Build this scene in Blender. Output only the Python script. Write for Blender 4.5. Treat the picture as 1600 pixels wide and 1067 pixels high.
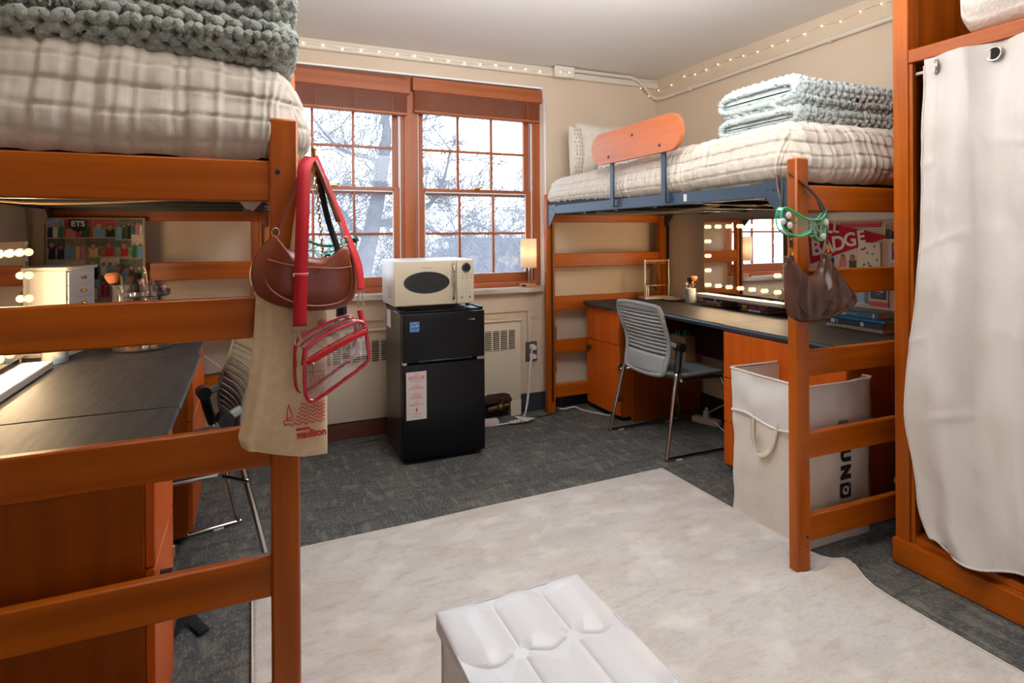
import bpy, bmesh, math, random
import numpy as np
from mathutils import Vector, Matrix
PI = math.pi
random.seed(7)
SC = bpy.context.scene
COL = SC.collection
for o in list(bpy.data.objects): bpy.data.objects.remove(o)

# ------------------------------------------------------------------ camera
YAW, ROLL, EYE = 0.418797, -0.0060569, 1.24
cyw, syw = math.cos(YAW), math.sin(YAW)
A = Matrix(((cyw, -syw, 0), (0, 0, -1), (syw, cyw, 0)))
Q = Matrix(((math.cos(ROLL), -math.sin(ROLL), 0), (math.sin(ROLL), math.cos(ROLL), 0), (0, 0, 1)))
R3 = Q @ A
cd = bpy.data.cameras.new('camera'); cam = bpy.data.objects.new('camera', cd); COL.objects.link(cam)
M = Matrix((R3[0], -R3[1], -R3[2])).transposed().to_4x4()
M.translation = Vector((0, 0, EYE)); cam.matrix_world = M
cd.sensor_width = 36; cd.lens = 919.886 / 1600 * 36; cd.shift_y = -(533.5 - 365.19) / 1600
cd.clip_start = .05; cd.clip_end = 300
SC.camera = cam
# ------------------------------------------------------------------ view + world + lights
SC.view_settings.view_transform = 'Standard'; SC.view_settings.look = 'None'
SC.view_settings.exposure = 0.43; SC.view_settings.gamma = 1; SC.view_settings.use_curve_mapping = False
cy_ = SC.cycles
cy_.use_denoising = True; cy_.max_bounces = 8; cy_.diffuse_bounces = 5; cy_.glossy_bounces = 4
cy_.transparent_max_bounces = 16; cy_.transmission_bounces = 6; cy_.sample_clamp_indirect = 6
cy_.caustics_reflective = False; cy_.caustics_refractive = False
W = bpy.data.worlds.new('sky'); SC.world = W; W.use_nodes = True
nt = W.node_tree; bg = nt.nodes['Background']
tc = nt.nodes.new('ShaderNodeTexCoord'); sp = nt.nodes.new('ShaderNodeSeparateXYZ'); cr = nt.nodes.new('ShaderNodeValToRGB')
nt.links.new(tc.outputs['Generated'], sp.inputs[0]); nt.links.new(sp.outputs['Z'], cr.inputs[0]); nt.links.new(cr.outputs[0], bg.inputs[0])
cr.color_ramp.elements[0].position = .0; cr.color_ramp.elements[0].color = (.80, .88, .98, 1)
cr.color_ramp.elements[1].position = .6; cr.color_ramp.elements[1].color = (.68, .82, 1, 1)
bg.inputs[1].default_value = 4.4

def area(name, loc, rot, sx, sy, power, col, portal=False):
    l = bpy.data.lights.new(name, 'AREA'); l.shape = 'RECTANGLE'; l.size = sx; l.size_y = sy; l.energy = power; l.color = col
    if portal: l.cycles.is_portal = True
    o = bpy.data.objects.new(name, l); COL.objects.link(o); o.location = loc; o.rotation_euler = rot
    return o
area('window_portal', (.97, 3.93, 1.55), (PI / 2, 0, PI), 1.95, 1.5, 1, (1, 1, 1), True)
area('fill_uplight', (1.0, 1.15, 1.98), (PI - .48, 0, 0), 1.2, .8, 56, (.95, .97, 1))  # added fill washing the ceiling, not a lamp of the room
area('rear_fill_light', (1.0, -1.7, 1.15), (PI / 2, 0, 0), 1.7, 1.7, 6, (.98, .98, 1))  # added frontal fill from behind the camera, no real source
pl = bpy.data.lights.new('ceiling_fill_light', 'POINT'); pl.energy = 8; pl.color = (.93, .96, 1); pl.shadow_soft_size = .16  # added point fill below the ceiling, lifts walls and bed tops
po = bpy.data.objects.new('ceiling_fill_light', pl); COL.objects.link(po); po.location = (1.0, 1.95, 2.20)

# ------------------------------------------------------------------ materials
def c(r, g, b):
    f = lambda v: (v / 255 / 12.92) if v / 255 <= .04045 else ((v / 255 + .055) / 1.055) ** 2.4
    return (f(r), f(g), f(b), 1)
MAT = {}
def mat(name, col, rough=.6, metal=0, col2=None, scale=(8, 8, 8), detail=4, bump=0, bscale=None, coat=0, emit=None, estr=0, sheen=0, lo=.35, hi=.65, spec=.5, bdist=.01):
    if name in MAT: return MAT[name]
    m = bpy.data.materials.new(name); m.use_nodes = True; n = m.node_tree; b = n.nodes['Principled BSDF']
    b.inputs['Base Color'].default_value = col; b.inputs['Roughness'].default_value = rough; b.inputs['Metallic'].default_value = metal
    b.inputs['Coat Weight'].default_value = coat; b.inputs['Coat Roughness'].default_value = .2
    b.inputs['Sheen Weight'].default_value = sheen; b.inputs['Specular IOR Level'].default_value = spec
    if emit: b.inputs['Emission Color'].default_value = emit; b.inputs['Emission Strength'].default_value = estr
    t = n.nodes.new('ShaderNodeTexCoord')
    def noise(s, d):
        mp = n.nodes.new('ShaderNodeMapping'); mp.inputs['Scale'].default_value = s; n.links.new(t.outputs['Object'], mp.inputs[0])
        q = n.nodes.new('ShaderNodeTexNoise'); q.inputs['Scale'].default_value = 1; q.inputs['Detail'].default_value = d
        n.links.new(mp.outputs[0], q.inputs['Vector']); return q
    if col2:
        q = noise(scale, detail); r = n.nodes.new('ShaderNodeValToRGB')
        r.color_ramp.elements[0].position = lo; r.color_ramp.elements[1].position = hi
        r.color_ramp.elements[0].color = col; r.color_ramp.elements[1].color = col2
        n.links.new(q.outputs[0], r.inputs[0]); n.links.new(r.outputs[0], b.inputs['Base Color'])
    if bump:
        q2 = noise(bscale or scale, 5); bp = n.nodes.new('ShaderNodeBump'); bp.inputs['Strength'].default_value = bump; bp.inputs['Distance'].default_value = bdist
        n.links.new(q2.outputs[0], bp.inputs['Height']); n.links.new(bp.outputs[0], b.inputs['Normal'])
    MAT[name] = m; return m
def layered(name, base, layers, rough=.9, bump=.3, bscale=(300, 300, 300), bdist=.004, sheen=0):
    """base colour with successive noise layers (scale, detail, lo, hi, colour, amount)"""
    m = bpy.data.materials.new(name); m.use_nodes = True; n = m.node_tree; b = n.nodes['Principled BSDF']
    b.inputs['Roughness'].default_value = rough; b.inputs['Sheen Weight'].default_value = sheen
    t = n.nodes.new('ShaderNodeTexCoord'); prev = None
    for k, (s, d, lo, hi, col, amt) in enumerate(layers):
        mp = n.nodes.new('ShaderNodeMapping'); mp.inputs['Scale'].default_value = s; mp.inputs['Location'].default_value = (k * 3.1, k * 1.7, 0)
        n.links.new(t.outputs['Object'], mp.inputs[0])
        q = n.nodes.new('ShaderNodeTexNoise'); q.inputs['Scale'].default_value = 1; q.inputs['Detail'].default_value = d; n.links.new(mp.outputs[0], q.inputs['Vector'])
        mr = n.nodes.new('ShaderNodeMapRange'); mr.inputs[1].default_value = lo; mr.inputs[2].default_value = hi; mr.inputs[4].default_value = amt; n.links.new(q.outputs[0], mr.inputs[0])
        mx = n.nodes.new('ShaderNodeMix'); mx.data_type = 'RGBA'; n.links.new(mr.outputs[0], mx.inputs[0])
        if prev is None: mx.inputs[6].default_value = base
        else: n.links.new(prev, mx.inputs[6])
        mx.inputs[7].default_value = col; prev = mx.outputs[2]
    n.links.new(prev, b.inputs['Base Color'])
    mp = n.nodes.new('ShaderNodeMapping'); mp.inputs['Scale'].default_value = bscale; n.links.new(t.outputs['Object'], mp.inputs[0])
    q = n.nodes.new('ShaderNodeTexNoise'); q.inputs['Scale'].default_value = 1; q.inputs['Detail'].default_value = 3; n.links.new(mp.outputs[0], q.inputs['Vector'])
    bp = n.nodes.new('ShaderNodeBump'); bp.inputs['Strength'].default_value = bump; bp.inputs['Distance'].default_value = bdist
    n.links.new(q.outputs[0], bp.inputs['Height']); n.links.new(bp.outputs[0], b.inputs['Normal'])
    return m
def clear(name, tint, gloss=.12, rough=.03, veil=0, veilcol=(.9, .93, 1, 1), diff=None):
    m = bpy.data.materials.new(name); m.use_nodes = True; n = m.node_tree; n.nodes.clear()
    out = n.nodes.new('ShaderNodeOutputMaterial'); tr = n.nodes.new('ShaderNodeBsdfTransparent'); tr.inputs[0].default_value = tint
    gl = n.nodes.new('ShaderNodeBsdfGlossy'); gl.inputs['Roughness'].default_value = rough
    lw = n.nodes.new('ShaderNodeLayerWeight'); lw.inputs[0].default_value = .35
    mr = n.nodes.new('ShaderNodeMapRange'); mr.inputs[3].default_value = gloss * .35; mr.inputs[4].default_value = min(1, gloss * 4); n.links.new(lw.outputs['Fresnel'], mr.inputs[0])
    mx = n.nodes.new('ShaderNodeMixShader'); n.links.new(mr.outputs[0], mx.inputs[0]); n.links.new(tr.outputs[0], mx.inputs[1]); n.links.new(gl.outputs[0], mx.inputs[2])
    last = mx.outputs[0]
    if veil:
        tl = n.nodes.new('ShaderNodeBsdfTranslucent'); tl.inputs[0].default_value = veilcol
        m2 = n.nodes.new('ShaderNodeMixShader'); m2.inputs[0].default_value = veil; n.links.new(last, m2.inputs[1]); n.links.new(tl.outputs[0], m2.inputs[2]); last = m2.outputs[0]
    if diff:
        df = n.nodes.new('ShaderNodeBsdfDiffuse'); df.inputs[0].default_value = diff[0]
        m3 = n.nodes.new('ShaderNodeMixShader'); m3.inputs[0].default_value = diff[1]; n.links.new(last, m3.inputs[1]); n.links.new(df.outputs[0], m3.inputs[2]); last = m3.outputs[0]
    n.links.new(last, out.inputs[0]); return m
def wood(axis, a=c(138, 62, 6), b=c(188, 95, 14), tag_=''):
    s = {'x': (1.2, 26, 26), 'y': (26, 1.2, 26), 'z': (26, 26, 1.2)}[axis]
    return mat('wood_' + axis + tag_, a, .36, 0, b, s, 5, .06, tuple(v * 4 for v in s), coat=.0, lo=.25, hi=.75, bdist=.002, spec=.32)
WX, WY, WZ = wood('x'), wood('y'), wood('z')
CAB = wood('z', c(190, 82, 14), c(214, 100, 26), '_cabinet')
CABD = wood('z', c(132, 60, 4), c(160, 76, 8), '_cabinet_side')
TRIMW = wood('x', c(142, 76, 40), c(178, 100, 58), '_window')
TRIMZ = wood('z', c(142, 76, 40), c(178, 100, 58), '_window')
GUARD = wood('y', c(180, 96, 54), c(198, 112, 66), '_guard')
DESK = mat('desk_laminate', c(46, 44, 46), .55, 0, c(62, 60, 61), (60, 6, 6), 3, .05, (90, 90, 90), bdist=.001, spec=.25)
EDGE = mat('desk_edge', c(66, 76, 88), .35)
STEEL = mat('blue_grey_steel', c(52, 68, 86), .42, .25)
DARK = mat('dark_fabric', c(22, 22, 24), .8, 0, c(34, 33, 34), (60, 60, 60), 3)
BLACK = mat('black_plastic', c(22, 23, 26), .4)
FRIDGE = mat('fridge_black', c(12, 14, 19), .38, 0, None, bump=.03, bscale=(300, 300, 300), bdist=.001, spec=.3)
CHROME = mat('chrome', c(205, 203, 200), .14, 1)
NICKEL = mat('nickel', c(190, 182, 165), .25, 1)
GOLD = mat('brass', c(200, 150, 60), .28, 1)
WHITE = mat('white_paint', c(226, 220, 212), .45)
WHITEP = mat('white_plastic', c(228, 226, 224), .4)
WALL = mat('wall_paint', c(204, 184, 160), .75, 0, c(209, 190, 167), (2, 2, 2), 3, .12, (160, 160, 160), bdist=.002)
CEIL = mat('ceiling_paint', c(226, 222, 217), .8, 0, c(229, 225, 220), (1, 1, 1), 2, .08, (120, 120, 120), bdist=.002)
RAD = mat('radiator_enamel', c(214, 202, 180), .5)
RUBBER = mat('rubber_base', c(46, 50, 56), .55)
SILL = mat('stone_sill', c(176, 160, 146), .35, 0, c(208, 198, 188), (6, 14, 14), 5)
CARPET = layered('carpet', c(60, 64, 69), [((3.5, 5, 1), 6, .42, .60, c(82, 82, 79), .85), ((26, 7, 1), 8, .52, .66, c(132, 128, 116), .50), ((6, 22, 1), 8, .50, .64, c(36, 41, 48), .75), ((110, 60, 1), 4, .5, .64, c(142, 138, 126), .42), ((320, 320, 1), 2, .48, .62, c(150, 145, 132), .3)], .95, .5, (420, 420, 100))
RUG = layered('rug_pile', c(205, 201, 195), [((2.0, 3.2, 1), 8, .48, .66, c(190, 172, 152), .5), ((2.6, 5, 1), 8, .50, .68, c(182, 178, 173), .6), ((9, 26, 1), 9, .52, .70, c(172, 154, 136), .42), ((40, 120, 1), 4, .52, .72, c(158, 142, 126), .35), ((5, 7, 1), 8, .52, .7, c(230, 225, 218), .7)], .95, .35, (200, 260, 100), .006, .2)
LINEN = mat('cream_linen', c(204, 194, 180), .9, 0, c(214, 205, 192), (30, 30, 30), 4, .35, (500, 500, 500), sheen=.2, bdist=.0015)
YARN = mat('chenille_yarn', c(178, 190, 188), .95, 0, c(204, 214, 212), (18, 18, 18), 4, .9, (260, 260, 260), sheen=.5, bdist=.006)
YARNG = mat('chenille_yarn_grey', c(158, 166, 158), .95, 0, c(184, 190, 182), (18, 18, 18), 4, .9, (260, 260, 260), sheen=.5, bdist=.006)
CREAM = mat('cream_pillow', c(214, 204, 190), .9, 0, None, bump=.5, bscale=(70, 70, 70), sheen=.2)
LEATHER = mat('ottoman_leather', c(212, 213, 216), .36, 0, None, bump=.12, bscale=(220, 220, 220), bdist=.001, coat=.1)
CURT = mat('curtain_cloth', c(220, 214, 208), .5, 0, c(226, 221, 216), (5, 5, 5), 3, .1, (60, 60, 60), spec=.5, sheen=.2)
CANVAS = mat('cotton_canvas', c(220, 196, 158), .9, 0, c(230, 208, 172), (40, 40, 40), 3, .3, (600, 600, 600), bdist=.001)
LIVCAN = mat('hamper_canvas', c(218, 209, 196), .85, 0, c(226, 218, 207), (9, 9, 9), 4, .3, (30, 30, 30), bdist=.006)
MESHW = mat('hamper_mesh', c(228, 226, 222), .8, 0, None, bump=.5, bscale=(500, 500, 500), bdist=.002)
PIPE = mat('tan_piping', c(168, 96, 66), .4)
BROWN = mat('brown_leather', c(112, 46, 26), .30, 0, c(138, 64, 38), (10, 10, 10), 4, .15, (300, 300, 300), coat=.2, bdist=.001)
BROWND = mat('dark_brown_leather', c(66, 38, 27), .34, 0, c(92, 56, 41), (16, 16, 6), 4, .2, (260, 260, 260), coat=.0, spec=.5, bdist=.001)
RED = mat('red_webbing', c(188, 4, 26), .65, 0, None, bump=.3, bscale=(900, 300, 300), bdist=.001)
REDV = mat('red_vinyl', c(184, 8, 32), .22, coat=.5)
REDINK = mat('red_ink', c(206, 40, 52), .7)
BLKINK = mat('black_ink', c(28, 27, 28), .7)
GREYP = mat('grey_chair_plastic', c(148, 149, 147), .45, 0, None, bump=.05, bscale=(200, 200, 200), bdist=.001)
SEATF = mat('chair_seat_fabric', c(118, 124, 126), .75, 0, None, bump=.3, bscale=(400, 400, 400), bdist=.001)
MIRROR = mat('mirror_glass', (.9, .9, .9, 1), .015, 1)
BULB = bpy.data.materials.new('bulb_glass'); BULB.use_nodes = True; _b = BULB.node_tree; _b.nodes.clear()
_bo = _b.nodes.new('ShaderNodeOutputMaterial'); _be = _b.nodes.new('ShaderNodeEmission'); _bt = _b.nodes.new('ShaderNodeBsdfTransparent'); _bm = _b.nodes.new('ShaderNodeMixShader')
_be.inputs[0].default_value = (1, .66, .27, 1); _be.inputs[1].default_value = 2.6; _bm.inputs[0].default_value = .42
_b.links.new(_bt.outputs[0], _bm.inputs[1]); _b.links.new(_be.outputs[0], _bm.inputs[2]); _b.links.new(_bm.outputs[0], _bo.inputs[0])
LAMPD = bpy.data.lights.new('vanity_bulb_lamp', 'POINT'); LAMPD.energy = 1.1; LAMPD.color = (1, .70, .40); LAMPD.shadow_soft_size = .0075
GREENP = clear('green_clear_plastic', (.74, .97, .87, 1), .25, .05, diff=(c(140, 225, 190), .08))
GREENR = mat('green_rim', c(32, 176, 122), .25, coat=.4)
CLEARP = clear('clear_vinyl', (.93, .9, .91, 1), .35, .05, diff=(c(235, 215, 215), .1))
ACRY = clear('acrylic', (.93, .92, .93, 1), .4, .04, diff=(c(230, 225, 225), .06))
GLASS = clear('window_glass', (.97, .985, .99, 1), .015, .01, veil=.06)  # veil mixes imitated glare haze into the panes
GLASSL = clear('window_glass_screened', (.93, .95, .97, 1), .015, .01, veil=.07)  # lower sash panes, slightly stronger imitated glare veil
PAPERT = mat('kraft_paper', c(150, 112, 72), .8)
PAGE = mat('book_pages', c(196, 170, 138), .85, 0, c(176, 150, 120), (1, 1, 900), 2)

# ------------------------------------------------------------------ helpers
def tag(o, label=None, cat=None, group=None, kind=None):
    if label: o['label'] = label
    if cat: o['category'] = cat
    if group: o['group'] = group
    if kind: o['kind'] = kind
    return o
def basis(o):
    m = Matrix.Identity(4); p = o
    while p is not None:
        m = (Matrix.Translation(p.location) @ p.rotation_euler.to_matrix().to_4x4()) @ m; p = p.parent
    return m
def thing(name, label, cat, loc=(0, 0, 0), rz=0, group=None):
    o = bpy.data.objects.new(name, None); COL.objects.link(o); o.location = loc; o.rotation_euler = (0, 0, rz); o.empty_display_size = .05
    return tag(o, label, cat, group)
def link(name, me, mats, parent=None, world=True, loc=None):
    for m in (mats if isinstance(mats, (list, tuple)) else [mats]): me.materials.append(m)
    o = bpy.data.objects.new(name, me); COL.objects.link(o)
    if parent is not None:
        o.parent = parent
        if world: me.transform(basis(parent).inverted())
    elif loc is not None:
        me.transform(Matrix.Translation(-Vector(loc))); o.location = loc
    return o
class MB:
    def __init__(s): s.b = bmesh.new()
    def _mi(s, vs, mi):
        if mi:
            for f in {f for v in vs for f in v.link_faces}: f.material_index = mi
    def box(s, x0, x1, y0, y1, z0, z1, bev=0, mi=0, M=None, seg=1):
        r = bmesh.ops.create_cube(s.b, size=1)['verts']
        for v in r: v.co = Vector(((x0 + x1) / 2 + v.co.x * (x1 - x0), (y0 + y1) / 2 + v.co.y * (y1 - y0), (z0 + z1) / 2 + v.co.z * (z1 - z0)))
        if bev:
            es = list({e for v in r for e in v.link_edges})
            r = bmesh.ops.bevel(s.b, geom=es, offset=bev, segments=seg, profile=.5, affect='EDGES')['verts']
        if M is not None:
            for v in set(r): v.co = M @ v.co
        s._mi(r, mi); return s
    def cyl(s, p0, p1, r0, r1=None, n=14, mi=0):
        p0, p1 = Vector(p0), Vector(p1); d = p1 - p0
        r = bmesh.ops.create_cone(s.b, cap_ends=True, segments=n, radius1=r0, radius2=r0 if r1 is None else r1, depth=d.length)['verts']
        m = Matrix.Translation((p0 + p1) / 2) @ d.to_track_quat('Z', 'Y').to_matrix().to_4x4()
        for v in r: v.co = m @ v.co
        s._mi(r, mi); return s
    def sph(s, p, r, n=12, sc=(1, 1, 1), mi=0, M=None):
        vs = bmesh.ops.create_uvsphere(s.b, u_segments=n, v_segments=max(6, n * 2 // 3), radius=1)['verts']
        for v in vs:
            q = Vector((v.co.x * r * sc[0], v.co.y * r * sc[1], v.co.z * r * sc[2]))
            if M is not None: q = M @ q
            v.co = q + Vector(p)
        s._mi(vs, mi); return s
    def poly(s, pts, n, t, mi=0):
        """prism: closed outline pts (3D) extruded by t along n"""
        n = Vector(n) * t; a = [s.b.verts.new(Vector(p)) for p in pts]; b = [s.b.verts.new(Vector(p) + n) for p in pts]
        fs = [s.b.faces.new(a), s.b.faces.new(b[::-1])]
        for i in range(len(a)): fs.append(s.b.faces.new((a[i], b[i], b[(i + 1) % len(a)], a[(i + 1) % len(a)])))
        bmesh.ops.recalc_face_normals(s.b, faces=fs)
        for f in fs: f.material_index = mi
        return s
    def tube(s, pts, r, n=8, closed=False, mi=0, flat=1.0, up=None):
        V, F = tube_arrays(pts, r, n, closed, flat, up); vs = [s.b.verts.new(v) for v in V]
        for f in F:
            g = s.b.faces.new([vs[i] for i in f]); g.material_index = mi
        if not closed:
            for ring in (vs[:n][::-1], vs[-n:]):
                g = s.b.faces.new(ring); g.material_index = mi
        return s
    def lathe(s, prof, p=(0, 0, 0), n=24, mi=0):
        rings = []
        for (r, z) in prof:
            rings.append([s.b.verts.new((p[0] + r * math.cos(2 * PI * k / n), p[1] + r * math.sin(2 * PI * k / n), p[2] + z)) for k in range(n)])
        fs = []
        for a, b in zip(rings, rings[1:]):
            for k in range(n): fs.append(s.b.faces.new((a[k], a[(k + 1) % n], b[(k + 1) % n], b[k])))
        if prof[0][0] > 1e-4: fs.append(s.b.faces.new(rings[0][::-1]))
        if prof[-1][0] > 1e-4: fs.append(s.b.faces.new(rings[-1]))
        for f in fs: f.material_index = mi
        return s
    def build(s, name, mats, parent=None, world=True, smooth=True, loc=None, kind=None):
        me = bpy.data.meshes.new(name); s.b.to_mesh(me); s.b.free()
        if smooth: me.shade_smooth(); me.set_sharp_from_angle(angle=math.radians(38))
        o = link(name, me, mats, parent, world, loc)
        if kind: o['kind'] = kind
        return o
def tube_arrays(pts, r, n=8, closed=False, flat=1.0, up=None):
    P = np.array([tuple(p) for p in pts], float); m = len(P)
    if closed: T = np.roll(P, -1, 0) - np.roll(P, 1, 0)
    else:
        T = np.empty_like(P); T[1:-1] = P[2:] - P[:-2]; T[0] = P[1] - P[0]; T[-1] = P[-1] - P[-2]
    T /= np.linalg.norm(T, axis=1)[:, None] + 1e-12
    rr = np.array([r(i / (m - 1)) for i in range(m)]) if callable(r) else np.full(m, r)
    ref = np.array(up if up is not None else ((0, 0, 1) if abs(T[0][2]) < .9 else (1, 0, 0)), float)
    N = ref - T[0] * ref.dot(T[0]); N /= np.linalg.norm(N); V = []
    for i in range(m):
        if up is not None: N = ref - T[i] * ref.dot(T[i])
        else: N = N - T[i] * N.dot(T[i])
        N /= np.linalg.norm(N) + 1e-12; B = np.cross(T[i], N)
        for k in range(n):
            a = 2 * PI * (k + .5) / n; V.append(P[i] + rr[i] * (math.cos(a) * N * flat + math.sin(a) * B))
    F = []
    for i in range(m if closed else m - 1):
        j = (i + 1) % m
        for k in range(n): F.append((i * n + k, i * n + (k + 1) % n, j * n + (k + 1) % n, j * n + k))
    return V, F
def catmull(pts, k=6, closed=False):
    P = [Vector(p) for p in pts]; n = len(P); out = []
    for i in range(n if closed else n - 1):
        a, b, c_, d = (P[(i - 1) % n], P[i], P[(i + 1) % n], P[(i + 2) % n]) if closed else (P[max(i - 1, 0)], P[i], P[i + 1], P[min(i + 2, n - 1)])
        for j in range(k):
            t = j / k; out.append(.5 * ((2 * b) + (c_ - a) * t + (2 * a - 5 * b + 4 * c_ - d) * t * t + (3 * b - a - 3 * c_ + d) * t ** 3))
    if not closed: out.append(P[-1])
    return out
def grid_obj(name, P, mats, parent=None, world=True, cu=False, cv=False, loc=None, kind=None, mi=None):
    """P: (n,m,3) array of points -> one smooth mesh"""
    n, m = P.shape[:2]; a = np.arange(n if cu else n - 1); b = np.arange(m if cv else m - 1)
    I, J = np.meshgrid(a, b, indexing='ij'); I2, J2 = (I + 1) % n, (J + 1) % m
    F = np.stack([I * m + J, I2 * m + J, I2 * m + J2, I * m + J2], -1).reshape(-1, 4)
    return raw_obj(name, P.reshape(-1, 3), F, mats, parent, world, loc, kind)
def raw_obj(name, V, F, mats, parent=None, world=True, loc=None, kind=None, smooth=True):
    me = bpy.data.meshes.new(name); V = np.asarray(V, np.float32); F = np.asarray(F, np.int32)
    me.vertices.add(len(V)); me.vertices.foreach_set('co', V.ravel()); me.loops.add(F.size); me.loops.foreach_set('vertex_index', F.ravel())
    me.polygons.add(len(F)); me.polygons.foreach_set('loop_start', np.arange(len(F), dtype=np.int32) * F.shape[1]); me.update(calc_edges=True)
    if smooth: me.shade_smooth()
    o = link(name, me, mats, parent, world, loc)
    if kind: o['kind'] = kind
    return o
FM = Matrix(((1, 0, 0), (0, 0, -1), (0, 1, 0))).to_4x4()                         # text facing -Y
FR = Matrix(((0, 0, -1), (-1, 0, 0), (0, 1, 0))).to_4x4()                        # text facing -X (reads towards -Y)
def text(s, size, m, parent, at, frame=FM, rot=0, name='lettering', ext=.0006, sx=1, shear=0, bold=0, align='CENTER'):
    cu = bpy.data.curves.new(name, 'FONT'); cu.body = s; cu.size = size; cu.extrude = ext; cu.align_x = align; cu.align_y = 'CENTER'; cu.shear = shear; cu.offset = bold; cu.resolution_u = 3
    o = bpy.data.objects.new('tmp', cu); COL.objects.link(o); bpy.context.view_layer.update()
    me = bpy.data.meshes.new_from_object(o.evaluated_get(bpy.context.evaluated_depsgraph_get())); me.name = name
    bpy.data.objects.remove(o)
    me.transform(Matrix.Translation(at) @ frame @ Matrix.Rotation(rot, 4, 'Z') @ Matrix.Diagonal((sx, 1, 1, 1)))
    while me.materials: me.materials.pop()
    return link(name, me, m, parent)
def noise1(x, seed=0):
    x = np.asarray(x, float); i = np.floor(x).astype(int); f = x - i; f = f * f * (3 - 2 * f)
    h = lambda k: np.modf(np.abs(np.sin((k + seed * 17.3) * 12.9898) * 43758.5453))[0]
    return h(i) * (1 - f) + h(i + 1) * f - .5
def noise2(x, y, seed=0):
    ix, iy = np.floor(x).astype(int), np.floor(y).astype(int); fx, fy = x - ix, y - iy; fx = fx * fx * (3 - 2 * fx); fy = fy * fy * (3 - 2 * fy)
    h = lambda a, b: np.modf(np.abs(np.sin(a * 12.9898 + b * 78.233 + seed * 3.7) * 43758.5453))[0]
    return (h(ix, iy) * (1 - fx) + h(ix + 1, iy) * fx) * (1 - fy) + (h(ix, iy + 1) * (1 - fx) + h(ix + 1, iy + 1) * fx) * fy - .5
def struct(name, mb, m, smooth=False):
    return tag(mb.build(name, m, smooth=smooth), kind='structure')

def ribbon(pts, w, th, axis=(1, 0, 0), n=6):
    """flat band along pts, width w along axis"""
    P = catmull(pts, n); V_, F = [], []
    ax = Vector(axis); 
    for i, p in enumerate(P):
        T_ = (P[min(i + 1, len(P) - 1)] - P[max(i - 1, 0)]).normalized(); a_ = (ax - T_ * ax.dot(T_)).normalized(); nn = T_.cross(a_)
        wi = w(i / (len(P) - 1)) if callable(w) else w
        for (sa, sn) in ((-1, -1), (1, -1), (1, 1), (-1, 1)): V_.append(tuple(p + a_ * wi / 2 * sa + nn * th / 2 * sn))
    m_ = len(P)
    for i in range(m_ - 1):
        for k in range(4): F.append((i * 4 + k, i * 4 + (k + 1) % 4, (i + 1) * 4 + (k + 1) % 4, (i + 1) * 4 + k))
    F.append((3, 2, 1, 0)); F.append(tuple(range(m_ * 4 - 4, m_ * 4))); return V_, F
def band(name, pts, w, th, m, parent, axis=(1, 0, 0)): 
    V_, F = ribbon(pts, w, th, axis); me = raw_obj(name, V_, F, m, parent, smooth=False); return me

# ------------------------------------------------------------------ room shell
LX, RX, WYY, BY, CZ = -.97, 2.885, 3.72, -2.0, 2.425
OX0, OX1, OZ0, OZ1 = .005, 1.925, .87, 2.275
struct('floor', MB().box(LX - .2, RX + .2, BY - .2, WYY + .3, -.12, 0), CARPET)
struct('ceiling', MB().box(LX - .2, RX + .2, BY - .2, WYY + .3, CZ, CZ + .12), CEIL)
struct('wall_left', MB().box(LX - .15, LX, BY, WYY, 0, CZ), WALL)
struct('wall_right', MB().box(RX, RX + .15, BY, WYY, 0, CZ), WALL)
struct('wall_back', MB().box(LX - .15, RX + .15, BY - .15, BY, 0, CZ), CABD)
w = MB(); Y1 = WYY + .24
w.box(LX - .15, OX0, WYY, Y1, 0, CZ).box(OX1, RX + .15, WYY, Y1, 0, CZ).box(OX0, OX1, WYY, Y1, 0, OZ0 - .04).box(OX0, OX1, WYY, Y1, OZ1, CZ)
struct('wall_window', w, WALL)
struct('baseboard_window', MB().box(1.69, RX, WYY - .012, WYY, 0, .125, .003).box(LX, .25, WYY - .012, WYY, 0, .125, .003), RUBBER)
struct('baseboard_right', MB().box(RX - .012, RX, .9, WYY, 0, .125, .003), RUBBER)
struct('baseboard_left', MB().box(LX, LX + .012, BY, WYY, 0, .125, .003), RUBBER)
# boxed cable channel under the ceiling, wall conduit
struct('trim_1', MB().box(LX, RX, WYY - .03, WYY, 2.352, 2.398, .006).box(LX, RX, WYY - .016, WYY, 2.398, 2.412), mat('raceway_paint', c(214, 202, 186), .6))
struct('trim_2', MB().poly([(OX1 + .001, WYY + .001, OZ0), (OX1 - .022, WYY + .052, OZ0), (OX1 - .022, Y1, OZ0), (OX1 + .001, Y1, OZ0)], (0, 0, 1), OZ1 - OZ0).box(OX0, OX1 - .022, WYY + .001, WYY + .052, OZ1 - .012, OZ1), mat('reveal_paint', c(236, 230, 224), .6))
struct('trim_3', MB().box(1.40, 1.78, WYY - .014, WYY, .70, .716, .004).box(1.766, 1.782, WYY - .014, WYY, .49, .716, .004).box(.2, .76, WYY - .014, WYY, .70, .716, .004), WALL)
cb = thing('electrical_junction_box', 'cream painted square junction box on the pipe above the window', 'junction box', (2.03, WYY, 2.36))
MB().box(1.965, 2.105, WYY - .075, WYY, 2.345, 2.418, .008).build('box_body', mat('jbox', c(212, 202, 188), .5), cb)
MB().box(1.955, 2.115, WYY - .085, WYY - .070, 2.34, 2.42, .005).build('cover', mat('jbox2', c(218, 208, 194), .5), cb)
pp = catmull([(2.10, 3.665, 2.405), (2.5, 3.665, 2.405), (2.62, 3.665, 2.403), (2.70, 3.665, 2.375), (2.78, 3.67, 2.31), (2.83, 3.675, 2.275), (2.855, 3.64, 2.262), (2.865, 3.5, 2.262)], 6) + [Vector((2.865, y, 2.262 + (3.5 - y) * .012)) for y in (3, 2.5, 2, 1.5, .8, 0)]
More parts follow.
